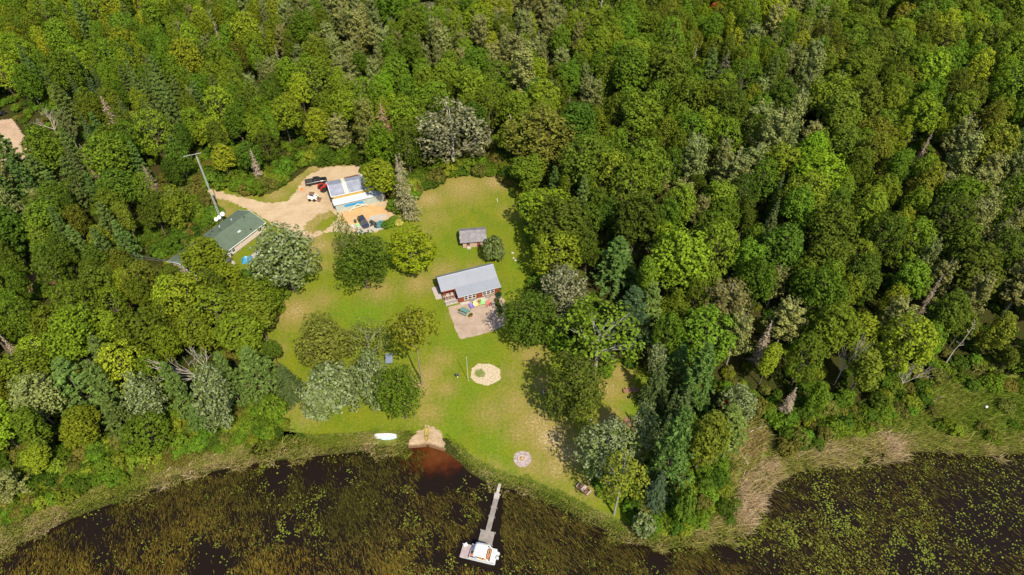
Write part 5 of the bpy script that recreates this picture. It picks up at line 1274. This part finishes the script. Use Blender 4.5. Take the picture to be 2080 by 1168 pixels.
def tractor(label, loc_, rz):
    t = thing('tractor', label, 'tractor', loc_, rz)
    MB().loft([ring(.1, .36, .75, 1.3, .08), ring(1.5, .36, .75, 1.25, .08), ring(1.85, .3, .78, 1.15, .08)]).build('hood', M['red_paint'], t, bevel=.03)
    MB().box(-1.0, .3, -.3, .3, .5, .85).box(-.2, 1.7, -.22, .22, .5, .75).build('chassis', M['dark_metal'], t)
    for s in (-1, 1):
        f = MB()
        for i in range(8):
            a0, a1 = math.pi * i / 8, math.pi * (i + 1) / 8
            f.slab([(-.6 + .82 * math.cos(a0), s * .72 - .25, .75 + .78 * math.sin(a0)), (-.6 + .82 * math.cos(a1), s * .72 - .25, .75 + .78 * math.sin(a1)), (-.6 + .82 * math.cos(a1), s * .72 + .25, .75 + .78 * math.sin(a1)), (-.6 + .82 * math.cos(a0), s * .72 + .25, .75 + .78 * math.sin(a0))], .03)
        f.build('fender', M['red_paint'], t); wheel(t, -.6, s * .78, .68, .36); wheel(t, 1.35, s * .62, .42, .24)
        MB().path([(.2, s * .5, 1.1), (1.7, s * .5, 1.35), (2.6, s * .5, .5)], .07, 6).build('loader_arm', M['red_paint'], t)
    MB().box(-.75, -.3, -.26, .26, .95, 1.06).box(-.82, -.72, -.26, .26, 1.06, 1.5).build('seat', M['black_rubber'], t)
    s_ = MB().tube((.0, 0, 1.2), (-.15, 0, 1.45), .03, n=6); s_.lathe([(.17, 0), (.2, .015), (.2, .035), (.17, .05)], 12, (-.17, 0, 1.43)); s_.build('steering_wheel', M['dark_metal'], t)
    MB().prism([(2.45, .2), (3.05, .15), (3.05, .22), (2.6, .3), (2.6, .8), (2.5, .8)], 'y', -.8, .8).build('bucket', M['red_paint'], t)
tractor('red tractor with front loader parked between the pickup and the workshop', (-51.9, 153.5), math.atan2(.6, .8))
[o for o in COL.objects if o.name == 'tractor'][0].scale = (1.2, 1.2, 1.2)
def atv(label, loc_, rz, m, n_seat=1):
    t = thing('quad_bike', label, 'quad bike', loc_, rz)
    MB().loft([ring(-.95, .3, .55, .85, .06), ring(-.4, .32, .5, .8, .06), ring(.2, .26, .5, .82, .06), ring(.85, .32, .55, .86, .06), ring(1.0, .24, .6, .8, .06)]).build('body', M[m], t, bevel=.02)
    MB().loft([ring(-.75, .17, .82, .95, .05), ring(.1, .15, .8, .93, .05)]).build('seat', M['black_rubber'], t)
    r_ = MB()
    for y in (-.25, -.08, .08, .25): r_.tube((.5, y, .93), (.98, y, .93), .018, n=4).tube((-1.0, y, .93), (-.72, y, .93), .018, n=4)
    r_.build('rack', M['dark_metal'], t)
    MB().tube((.3, 0, .8), (.22, 0, 1.1), .03, n=5).tube((.2, -.36, 1.12), (.2, .36, 1.12), .022, n=5).build('handlebar', M['dark_metal'], t)
    for s in (-1, 1):
        for x in (-.65, .68): wheel(t, x, s * .46, .29, .24)
            
    return t
gx, gy = G(756, 456); atv('green and black quad bike between the navy car and the brown one', (gx, gy), 1.9, 'dark_green_plastic')
gx, gy = G(762.5, 458.5); atv('brown quad bike left of the teal tarp', (gx, gy), 2.2, 'rust_metal')
b_ = thing('utility_trailer', 'red flatbed implement at the edge of the trees above the driveway', 'trailer', (*G(567, 375),), .35)
MB().box(-1.6, 1.6, -.7, .7, .42, .52).build('bed', M['red_paint'], b_)
for s in (-1, 1): MB().box(-1.6, 1.6, s * .7 - .04, s * .7 + .04, .52, .8).build('side_rail', M['red_paint'], b_); wheel(b_, -.2, s * .85, .3, .18)
MB().path([(1.6, -.5, .45), (2.6, 0, .45), (1.6, .5, .45)], .05).build('drawbar', M['dark_metal'], b_); MB().box(-.9, .5, -.5, .5, .525, .95).build('load', M['brown_wood'], b_)
o = MB().lathe([(.3, 0), (.3, .05), (.17, .06), (.05, .7), (.02, .72)], 12).build('traffic_cone', M['orange_plastic']); o.location = (*G(613, 385), 0); o.scale = (1.5, 1.5, 1.1); tag(o, 'orange cone on the dirt yard in front of the black pickup', 'cone')

# things below the workshop
pt = thing('tarp_covered_pile', 'pile under a dark teal tarp beside the quad bikes', 'tarp pile', (*G(775, 457),), .35)
tp = MB(); n_ = 9; rr_ = random.Random(5); grid = [[(-1.7 + 3.4 * i / (n_ - 1), -1.1 + 2.2 * j / (n_ - 1), (0.04 if i in (0, n_ - 1) or j in (0, n_ - 1) else .75 + rr_.uniform(-.18, .22))) for j in range(n_)] for i in range(n_)]
tp.add([p for r in grid for p in r], [(i * n_ + j, (i + 1) * n_ + j, (i + 1) * n_ + j + 1, i * n_ + j + 1) for i in range(n_ - 1) for j in range(n_ - 1)]); tp.build('tarp', M['teal_tarp'], pt)
MB().box(-1.3, 1.3, -.8, .8, .05, .5).build('stack', M['weathered_wood'], pt)
o = MB().box(-2.3, 2.3, -.65, .65, 0, .12).box(-2.3, 2.3, .7, 1.1, 0, .1).build('concrete_slab', M['concrete']); o.location = (*G(768, 442.5), .01); o.rotation_euler = (0, 0, .36); tag(o, 'pale concrete slab on the sand above the teal tarp', 'slab')
gp = MB()
for i in range(5): gp.box(-3.6 + i * 1.45, -2.25 + i * 1.45, -2.1, 2.1, .0, .07)
o = gp.build('paving_pad', M['concrete']); o.location = (*G(752, 461), .012); o.rotation_euler = (0, 0, .36); tag(o, 'pale paved pad under the navy car and the quad bikes', 'pad')
for i, (a, b, nm, m, s, lb) in enumerate(((722, 452, 'water_barrel', 'dark_green_plastic', (.5, .5, .9), 'dark green barrel left of the navy car'), (727, 459, 'storage_tote', 'lime_plastic', (.8, .5, .5), 'bright green tote left of the navy car'), (716, 462, 'storage_tote', 'white_plastic', (.8, .6, .5), 'white tote partly under the scraggly tree'), (725, 466, 'storage_tote', 'grey_wood', (1.0, .5, .35), 'grey brown crate left of the navy car'))):
    if nm == 'water_barrel': q = MB().lathe([(.3, 0), (.34, .05), (.34, .3), (.36, .33), (.34, .36), (.34, .82), (.3, .88), (.05, .88)], 14)
    else:
        q = MB().prism([(-s[0] / 2 * .85, -s[1] / 2 * .85), (s[0] / 2 * .85, -s[1] / 2 * .85), (s[0] / 2 * .85, s[1] / 2 * .85), (-s[0] / 2 * .85, s[1] / 2 * .85)], 'z', 0, s[2]).box(-s[0] / 2, s[0] / 2, -s[1] / 2, s[1] / 2, s[2] + .003, s[2] + .07)
    o = q.build(nm, M[m]); o.location = (*G(a, b), 0.01); o.rotation_euler = (0, 0, i * .5); tag(o, lb, 'barrel' if nm == 'water_barrel' else 'tote')
for a, b, w__, c, lb in ((795, 456, 2.0, (0.10, 0.17, .012), 'green garden shrub beside the teal tarp'), (786, 461, 1.7, (0.085, 0.15, .012), 'green garden shrub just below the teal tarp'), (801, 451, 1.5, (0.12, .18, .02), 'green shrub next to the yellow flowering shrub')):
    gx, gy = G(a, b); tree('bush', gx, gy, 1.5, w__ * .8, c, lb, 'shrub')
gx, gy = G(809, 457); tree('bush', gx, gy, 1.4, 1.25, (.42, .40, .10), 'pale yellow flowering shrub at the right end of the garden row', 'shrub')

# house front yard
o = MB()
for i in range(9): o.box(-2.6 + i * .58, -2.06 + i * .58, -.7, .7, .05, .16)
o = o.build('dock_section', M['pale_deck']); o.location = (*G(516, 520), 0); o.rotation_euler = (0, 0, math.atan2(.861, .508)); tag(o, 'pale plank walkway lying in front of the green roofed house', 'walkway')
bt = thing('blue_tarp', 'bright blue tarp covered pile by the plank walkway at the house', 'tarp', (*G(503, 529),), .3)
tp = MB(); grid = [[(-.9 + 1.8 * i / 6, -.8 + 1.6 * j / 6, (.03 if i in (0, 6) or j in (0, 6) else .55 + rr_.uniform(-.15, .15))) for j in range(7)] for i in range(7)]
tp.add([p for r in grid for p in r], [(i * 7 + j, (i + 1) * 7 + j, (i + 1) * 7 + j + 1, i * 7 + j + 1) for i in range(6) for j in range(6)]); tp.build('tarp', M['blue_plastic'], bt); bt.scale = (1.5, 1.3, 1.3)

# ---------------------------------------------------------------- patio
def adirondack(label, px, py, rz, m):
    t = thing('lawn_chair', label, 'chair', (*G(px, py),), rz, None)
    s = MB()
    for i in range(5): s.obox((-.02 + i * .115 - .22, 0, .30 + i * .022), .10, .56, .03, 0, -.18)
    s.build('seat', M[m], t); b = MB()
    for i in range(5): b.slab([(-.27, -.25 + i * .108, .26), (-.27, -.155 + i * .108, .26), (-.62, -.165 + i * .118 - .03, 1.0 - abs(i - 2) * .05), (-.62, -.275 + i * .118 - .03, 1.0 - abs(i - 2) * .05)], .03)
    b.build('backrest', M[m], t)
    for s_ in (-1, 1):
        MB().box(-.45, .38, s_ * .36 - .08, s_ * .36 + .08, .54, .575).build('arm', M[m], t); MB().box(.26, .34, s_ * .33 - .03, s_ * .33 + .03, 0, .54).build('leg', M[m], t)
        MB().slab([(-.62, s_ * .29 - .02, .0), (.3, s_ * .29 - .02, .30), (.3, s_ * .29 + .02, .30), (-.62, s_ * .29 + .02, 0)], .1).build('leg', M[m], t)
    t.scale = (1.12, 1.12, 1.12); return t
adirondack('purple lawn chair on the gravel patio', 959, 625.5, -1.0, 'purple_plastic')
adirondack('pale yellow lawn chair on the gravel patio', 966.5, 622, -1.15, 'yellow_plastic')
adirondack('lime green lawn chair on the gravel patio', 980.5, 618.5, -1.6, 'lime_plastic')
adirondack('coral pink lawn chair on the gravel patio', 990.5, 620, -2.1, 'coral_plastic')
o = MB().lathe([(.02, .4), (.3, .4), (.3, .44), (.02, .44)], 14); o.tube((0, 0, 0), (0, 0, .4), .05)
for k in range(3): o.tube((0, 0, .06), (.22 * math.cos(k * 2.1), .22 * math.sin(k * 2.1), 0), .02, n=4)
o = o.build('side_table', M['tan_leather']); o.location = (*G(973.5, 621), .013); tag(o, 'small round table between the yellow and green chairs', 'table')
def picnic(label, px, py, rz, m, sc=1.0, z=0.013):
    t = thing('picnic_table', label, 'picnic table', (*G(px, py), z), rz); a = MB()
    for i in range(5): a.box(-.95, .95, -.39 + i * .158, -.39 + i * .158 + .145, .71, .75)
    a.build('table_top', M[m], t)
    for s in (-1, 1):
        MB().box(-.95, .95, s * .70 - .14, s * .70 + .14, .42, .46).build('bench_seat', M[m], t)
        f = MB().box(s * .65 - .04, s * .65 + .04, -.85, .85, .34, .418).box(s * .65 - .04, s * .65 + .04, -.38, .38, .62, .708)
        for q in (-1, 1): f.slab([(s * .65 - .045, q * .3, .70), (s * .65 + .045, q * .3, .70), (s * .65 + .045, q * .72, 0), (s * .65 - .045, q * .72, 0)], .09)
        f.build('leg_frame', M[m], t)
    t.scale = (sc, sc, sc); return t
pc = picnic('teal painted picnic table on the gravel patio', 944, 635.5, -.55, 'teal_paint', 1.15)
def pot(label, px, py, r, z0=0.013, m='terracotta', fl=None):
    t = thing('flower_pot', label, 'flower pot', (*G(px, py, 0), z0))
    MB().lathe([(r * .6, 0), (r * .95, r * 1.3), (r, r * 1.3), (r, r * 1.5), (r * .85, r * 1.5), (r * .8, r * 1.3), (.02, r * 1.25)], 14).build('pot', M[m], t)
    o = bpy.data.objects.new('plant', SH['bush'][0][0]); COL.objects.link(o); o.parent = t; o.location = (0, 0, r * 1.2); o.scale = (r * .62,) * 3; o.color = fl or (.06, .12, .012, 1)
pot('rust coloured pot right of the picnic table', 957.5, 642.5, .36); pot('small rust pot next to the larger one by the picnic table', 953.5, 644, .24); pot('rust pot at the left end of the picnic table', 933.5, 632.5, .26)
pot('dark green tub at the top right corner of the patio', 1013.5, 604.5, .62, m='dark_green_plastic', fl=(.02, .05, .03, 1))
pot('tiny pot with orange blossom on the cabin step', 1008, 597, .22, .14, fl=(.4, .14, .02, 1)); pot('pot with yellow blossom between the chairs and the step', 974, 613.5, .26, fl=(.4, .32, .03, 1)); pot('pot at the lower end of the flower bed', 1014, 641, .28, fl=(.06, .11, .015, 1))
fb = thing('flower_bed', 'narrow raised flower bed at the right of the gravel patio', 'flower bed', (*G(1012, 623),), .22)
MB().box(-.55, .55, -2.6, -2.45, 0, .25).box(-.55, .55, 2.45, 2.6, 0, .25).box(-.6, -.45, -2.45, 2.45, 0, .25).box(.45, .6, -2.45, 2.45, 0, .25).build('border', M['grey_wood'], fb)
MB().box(-.45, .45, -2.45, 2.45, .02, .2).build('soil', M['bark'], fb)
for i in range(8):
    o = bpy.data.objects.new('plant', SH['bush'][i % 3][0]); COL.objects.link(o); o.parent = fb; o.location = (rnd.uniform(-.15, .15), -2.2 + i * .62, .18); o.scale = (.33, .33, rnd.uniform(.2, .36)); o.color = [(.05, .09, .012, 1), (.09, .15, .015, 1), (.07, .10, .02, 1), (.16, .10, .05, 1)][i % 4]; o.rotation_euler = (0, 0, i * 1.1)
for a, b, s, lb in ((909, 594, .45, 'shrub by the pale platform steps'), (896, 578.5, .5, 'yellow leaved shrub at the left wall of the red cabin'), (1011, 590, .75, 'shrub at the right end of the red cabin front')):
    gx, gy = G(a, b); tree('bush', gx, gy, s * 1.3, s, (.30, .25, .06) if 'yellow' in lb else (.08, .12, .015), lb, 'shrub')

# ---------------------------------------------------------------- lawn things
o = MB().tube((0, 0, 0), (0, 0, 7.5), .07, .045, 8); o.lathe([(.02, 7.5), (.08, 7.54), (.08, 7.6), (.02, 7.65)], 8); o = o.build('flagpole', M['galvanised']); o.location = (*G(951, 773), 0); tag(o, 'tall bare pale pole left of the sand pit', 'pole')
gr = thing('charcoal_grill', 'black pedestal grill on a pale post left of the bare pole', 'grill', (*G(929.5, 767),), .3)
MB().box(-.06, .06, -.06, .06, 0, .85).build('post', M['white_paint'], gr); MB().prism([(-.3, .85), (.3, .85), (.36, 1.15), (-.36, 1.15)], 'y', -.28, .28).build('firebox', M['black_rubber'], gr)
g_ = MB()
for i in range(7): g_.tube((-.33, -.24 + i * .08, 1.17), (.33, -.24 + i * .08, 1.17), .012, n=4)
g_.build('grate', M['steel'], gr)
o = MB().box(-.06, .06, -.06, .06, 0, .9).lathe([(.09, .9), (.09, .94), (.02, 1.0)], 6).build('marker_post', M['white_paint']); o.location = (*G(1010, 409), 0); tag(o, 'short white post on the upper lawn', 'post')
fp = thing('fire_pit', 'round stone fire pit with stacked firewood on a pale ash circle', 'fire pit', (fx - .12, fy + .05, .013))
s_ = MB()
for i in range(14): a = i * 2 * math.pi / 14; s_.blob((.66 * math.cos(a), .66 * math.sin(a), .1), .17, .15, .13, i, 8, 5)
s_.build('stone_ring', M['stone'], fp, True); w_ = MB()
for i in range(7): a = i * .9; w_.tube((.36 * math.cos(a), .36 * math.sin(a), .05), (-.1 * math.cos(a), -.1 * math.sin(a), .42), .07, .06, 7)
w_.build('firewood', M['firewood'], fp)
for i, (a, b, r, lb) in enumerate(((1041, 515, .42, 'pale boulder nearest the shed bush at the right lawn edge'), (1047, 530, .36, 'pale boulder lowest of three at the right lawn edge'), (1043, 525, .3, 'small tan boulder in the middle of three at the right lawn edge'))):
    o = MB().blob((0, 0, r * .45), r, r * .8, r * .6, 20 + i, 10, 7, .14).build('boulder', M['concrete' if i != 2 else 'stone'], smooth=True); o.location = (*G(a, b), 0); tag(o, lb, 'boulder')
def slat_seat(label, px, py, rz):
    t = thing('double_bench', label, 'bench', (*G(px, py),), rz); s = MB()
    for i in range(6): s.box(-.95, .95, -.5 + i * .16, -.5 + i * .16 + .14, .38, .42)
    s.build('seat', M['brown_wood'], t); b = MB()
    for i in range(9): b.slab([(-.95 + i * .212, .46, .42), (-.95 + i * .212 + .19, .46, .42), (-.95 + i * .212 + .19, .78, 1.05), (-.95 + i * .212, .78, 1.05)], .03)
    b.build('backrest', M['brown_wood'], t)
    for s_ in (-1, 1):
        MB().box(s_ * 1.02 - .09, s_ * 1.02 + .09, -.55, .55, .6, .64).build('arm', M['pale_deck'], t)
        for y in (-.5, .42): MB().box(s_ * 1.02 - .05, s_ * 1.02 + .05, y, y + .09, 0, .6).build('leg', M['pale_deck'], t)
    MB().box(-.24, .24, -.55, .45, .6, .64).build('centre_table', M['pale_deck'], t); return t
slat_seat('brown slatted double seat near the shore facing the lake', 1185, 996, 2.4).scale = (1.2, 1.2, 1.2)
slat_seat('weathered bench half under the large dark round tree', 1114, 799, .15)
t = thing('plank_table', 'low weathered plank table by the dark spruce at the right of the lawn', 'table', (*G(1281, 795),), .06); p_ = MB()
for i in range(8): p_.box(-1.6 + (.55 if i > 5 else 0), 1.6, -.62 + i * .157, -.62 + i * .157 + .147, .5, .55)
p_.build('table_top', M['brown_wood'], t)
for x in (-1.4, 1.4):
    for y in (-.5, .45): MB().box(x - .06, x + .06, y - .06, y + .06, 0, .498).build('leg', M['brown_wood'], t)
MB().box(-1.5, 1.5, -.05, .05, .39, .495).build('stringer', M['brown_wood'], t)
o = MB().lathe([(.02, 0), (.24, 0), (.3, .32), (.27, .34), (.24, .08), (.02, .06)], 12).build('fire_bowl', M['black_rubber']); o.location = (*G(1277, 808), 0); tag(o, 'small black bowl on the grass below the plank table', 'bowl')
sw = thing('swing_frame', 'pale timber swing frame with a blue seat beside the silver poplar', 'swing', (*G(1300, 866),), -1.0)
MB().tube((-1.6, 0, 2.1), (1.6, 0, 2.1), .09, n=8).build('top_beam', M['pale_deck'], sw)
for s in (-1, 1):
    for q in (-1, 1): MB().tube((s * 1.5, 0, 2.1), (s * 1.65, q * .9, 0), .07, n=6).build('leg', M['pale_deck'], sw)
st = MB().box(-.6, .6, -.25, .25, .55, .6).box(-.6, .6, .22, .28, .6, 1.1).build('swing_seat', M['sky_blue_panel'], sw)
MB().tube((-.58, 0, .6), (-.58, 0, 2.1), .015, n=4).tube((.58, 0, .6), (.58, 0, 2.1), .015, n=4).build('chain', M['steel'], st)
o = MB()
for i in range(12): o.box(-1.6 + i * .27, -1.35 + i * .27, -1.1, 1.1, .1, .15)
o.box(-1.6, 1.6, -1.0, -.9, 0, .098).box(-1.6, 1.6, .9, 1.0, 0, .098); o = o.build('wooden_platform', M['brown_wood']); o.location = (*G(1281, 862), 0); o.rotation_euler = (0, 0, -.5); tag(o, 'brown plank platform left of the timber swing frame', 'platform')
t = thing('tarp_shelter', 'small grey blue tarp shelter among the lawn tree cluster', 'shelter', (*G(792, 738),), .1)
MB().slab([(-.75, -1.2, 1.5), (.75, -1.2, 1.5), (.75, 1.2, 1.9), (-.75, 1.2, 1.9)], .03).build('tarp', M['grey_blue_tarp'], t)
for x in (-.7, .7):
    for y, z in ((-1.1, 1.48), (1.1, 1.85)): MB().tube((x, y, 0), (x, y, z - .03), .03, n=5).build('pole', M['steel'], t)
o = MB().blob((0, 0, .1), .32, .28, .3, 3, 10, 7, .08).build('plastic_jug', M['white_plastic'], smooth=True); o.location = (*G(1999, 832), .85); tag(o, 'small white round float lying in the right marsh grass', 'float')

# ---------------------------------------------------------------- boats and dock
def hull(mb, L, W, H, pts=9, z=0.0, flat=.0, bow=1.0, stern=.0):
    rings = []
    for i in range(pts):
        t = i / (pts - 1); x = -L / 2 + L * t
        wv = W / 2 * min(1, max(.04, (1 - abs(2 * t - 1) ** 2.4) ** .8 + flat * (t < .5)))
        wv = min(wv, W / 2); zz = z + H * .35 * abs(2 * t - 1) ** 3
        rings.append([(x, -wv, z + H + zz - z), (x, -wv * .82, zz + H * .35), (x, -wv * .3, zz), (x, wv * .3, zz), (x, wv * .82, zz + H * .35), (x, wv, z + H + zz - z), (x, wv * .86, z + H + zz - z - .01), (x, wv * .7, zz + H * .42), (x, 0, zz + .05), (x, -wv * .7, zz + H * .42), (x, -wv * .86, z + H + zz - z - .01)])
    return mb.loft(rings)
ky = thing('canoe', 'olive yellow kayak lying on the small sand beach', 'kayak', (*G(867, 883), -.02), 1.62)
hull(MB(), 3.5, .82, .30).build('hull', M['olive_hull'], ky, True)
MB().box(-.5, -.2, -.24, .24, .18, .24).box(-.55, -.5, -.24, .24, .24, .46).build('seat', M['brown_wood'], ky)
MB().tube((-.9, .1, .36), (.9, -.1, .36), .02, n=5).build('paddle', M['pale_deck'], ky)
w1 = thing('rowing_boat', 'white flat bottomed boat pulled up on the grass left of the beach', 'boat', (*G(784, 887.5), .02), .05)
hull(MB(), 4.4, 1.15, .38, flat=.7).build('hull', M['white_plastic'], w1, True)
for x in (-1.3, .1, 1.1): MB().box(x - .14, x + .14, -.42, .42, .30, .34).build('thwart', M['white_plastic'], w1)
w2 = thing('rowing_boat', 'slim pale aqua boat lying just below the white boat', 'boat', (*G(790, 891.5), .02), .12)
hull(MB(), 3.2, .8, .3).build('hull', M['aqua_hull'], w2, True); MB().box(-.14, .14, -.3, .3, .22, .26).build('thwart', M['white_plastic'], w2)
dka = math.atan2(-.978, -.21)
dk = thing('dock', 'narrow grey plank dock running out into the lake', 'dock', (-2.3, 63.3, -.02), dka)
def planks(x0, x1, hw, z, m):
    q = MB(); n = int((x1 - x0) / .155); n = max(1, n)
    for i in range(n): q.box(x0 + (x1 - x0) * i / n, x0 + (x1 - x0) * (i + .92) / n, -hw + rnd.uniform(-.02, .02), hw + rnd.uniform(-.02, .02), z - .04, z)
    q.box(x0 + .02, x1 - .02, -hw * .8, -hw * .8 + .06, z - .2, z - .043).box(x0 + .02, x1 - .02, hw * .8 - .06, hw * .8, z - .2, z - .043)
    q.build('deck_section', M[m], dk)
planks(-.3, 1.7, .27, .16, 'concrete'); planks(1.7, 2.8, .50, .2, 'pale_deck'); planks(2.82, 6.3, .46, .22, 'grey_wood'); planks(6.32, 9.0, .46, .22, 'grey_wood')
q = MB()
for i in range(16): q.box(9.02 + i * .16, 9.02 + i * .16 + .148, -1.25, 1.25, .2, .24)
q.box(9.05, 11.5, -1.1, -1.0, .02, .196).box(9.05, 11.5, 1.0, 1.1, .02, .196); q.build('end_platform', M['grey_wood'], dk)
for x in (1.8, 4.5, 6.3, 9.1, 11.45):
    for s in (-1, 1):
        hw = .5 if x < 9 else 1.28
        MB().tube((x, s * (hw + .05), -1.2), (x, s * (hw + .05), .42), .04, n=6).build('post', M['galvanised'], dk)
pb = thing('pontoon_boat', 'white pontoon boat with a canopy moored at the end of the dock', 'pontoon boat', (-5.65, 50.35, -.32), math.atan2(-.225, .975))
for s in (-1, 1):
    q = MB(); prof = [(-3.2, .05), (-3.0, .2), (-2.6, .3), (2.9, .3), (3.05, .2)]
    for (xa, ra), (xb, rb) in zip(prof[:-1], prof[1:]): q.tube((xa, s * .85, .12), (xb, s * .85, .12), ra, rb, 12)
    q.build('pontoon', M['galvanised'], pb, True)
MB().box(-3.1, 3.05, -1.22, 1.22, .44, .52).build('deck', M['white_plastic'], pb)
MB().box(-3.08, -1.45, -1.18, 1.18, .523, .53).build('bow_carpet', M['carpet_grey'], pb); MB().box(-1.4, 2.0, -1.1, 1.1, .523, .531).build('cabin_carpet', M['carpet_rust'], pb)
fn = MB()
for y in (-1.2, 1.16): fn.box(-1.45, 2.95, y, y + .04, .55, 1.15)
fn.box(-1.45, -1.41, -1.16, .35, .55, 1.15).box(-1.47, 2.97, -1.22, -1.14, 1.15, 1.2).box(-1.47, 2.97, 1.14, 1.22, 1.15, 1.2); fn.build('fence', M['white_plastic'], pb)
def couch(x0, x1, y0, y1, m, back, z=1.0):
    q = MB().box(x0, x1, y0, y1, .535, z - .1).build('seat', M[m], pb, bevel=.03)
    if back: MB().box(*back).build('backrest', M[m], q, bevel=.03)
couch(-1.35, -.35, .25, 1.12, 'white_plastic', None); couch(-.1, .8, -1.1, -.6, 'tan_leather', (-.1, .8, -1.13, -1.0, .9, 1.3)); couch(.95, 1.75, -1.1, -.6, 'tan_leather', (.95, 1.75, -1.13, -1.0, .9, 1.3))
couch(1.45, 1.95, -.2, 1.0, 'tan_leather', (1.85, 1.99, -.2, 1.0, .9, 1.35)); couch(2.1, 2.9, -1.12, 1.12, 'white_fabric', None, 1.15)
cp = MB(); n_ = 7
rings = []
for i in range(n_):
    t = i / (n_ - 1); x = -.75 + 2.2 * t; z = 2.32 + .14 * math.sin(math.pi * t)
    rings.append([(x, y, z - .10 * (y / 1.2) ** 2) for y in (-1.22, -.7, 0, .7, 1.22)] + [(x, y, z - .05 - .10 * (y / 1.2) ** 2) for y in (1.22, .7, 0, -.7, -1.22)])
cp.loft(rings).build('canopy', M['white_fabric'], pb, True)
for s in (-1, 1):
    MB().tube((.4, s * 1.18, 1.18), (-.7, s * 1.2, 2.2), .03, n=5).build('canopy_strut', M['white_paint'], pb); MB().tube((2.05, s * 1.18, 1.18), (1.4, s * 1.2, 2.2), .06, n=5).build('canopy_strut', M['white_paint'], pb)
em = MB().box(3.06, 3.5, -.3, .1, .5, 1.1).build('outboard_motor', M['white_plastic'], pb, bevel=.08); MB().box(3.1, 3.35, -.2, 0, -.4, .498).build('lower_unit', M['dark_metal'], em)
MB().lathe([(.02, .55), (.3, .55), (.32, .7), (.26, .72), (.02, .6)], 10, (3.2, .7, 0)).build('bait_bucket', M['white_plastic'], pb)
o = MB().loft([ring(-.35, .22, .52, .9, .05), ring(.3, .26, .52, .95, .05)]); o.obox((-.32, 0, 1.05), .08, .46, .4, 0, -.3); o = o.build('folding_chair', M['white_fabric']); o.location = (-8.0, 51.9, -.32); o.rotation_euler = (0, 0, .5); tag(o, 'white folding chair on the open bow of the pontoon boat', 'chair')
o = MB().box(-.2, .2, -.16, .16, 0, .3).box(-.22, .22, -.18, .18, .303, .36).build('cool_box', M['blue_plastic']); o.location = loc(pb, -.55, -.8, .54); tag(o, 'small blue cool box on the pontoon boat by the railing', 'cool box')

# fallen timber
for i, (a, b, L, rz, lb, m) in enumerate(((1540, 872, 5, .35, 'pale fallen log at the upper side of the bare earth patch', 'dead_bark'), (1508, 925, 4, 1.9, 'pale fallen log left of the bare earth patch', 'dead_bark'), (1900, 815, 4.5, .5, 'grey fallen branch in the right marsh', 'dead_bark'), (95, 700, 8, .05, 'long fallen trunk in the left woods', 'dead_bark'), (1515, 890, 3, -.3, 'short brown log on the bare earth patch', 'bark'))):
    o = MB().tube((-L / 2, 0, .12), (L * .1, .15, .2), .13, .1, 7); o.tube((L * .1, .15, .2), (L / 2, -.1, .35), .1, .05, 6); o.tube((L * .1, .15, .2), (L * .35, .9, .6), .05, .02, 5); o.tube((-L * .15, .08, .16), (0, -.8, .5), .05, .02, 5)
    o = o.build('fallen_log', M[m]); o.location = (*G(a, b), 0); o.rotation_euler = (0, 0, rz); tag(o, lb, 'log')
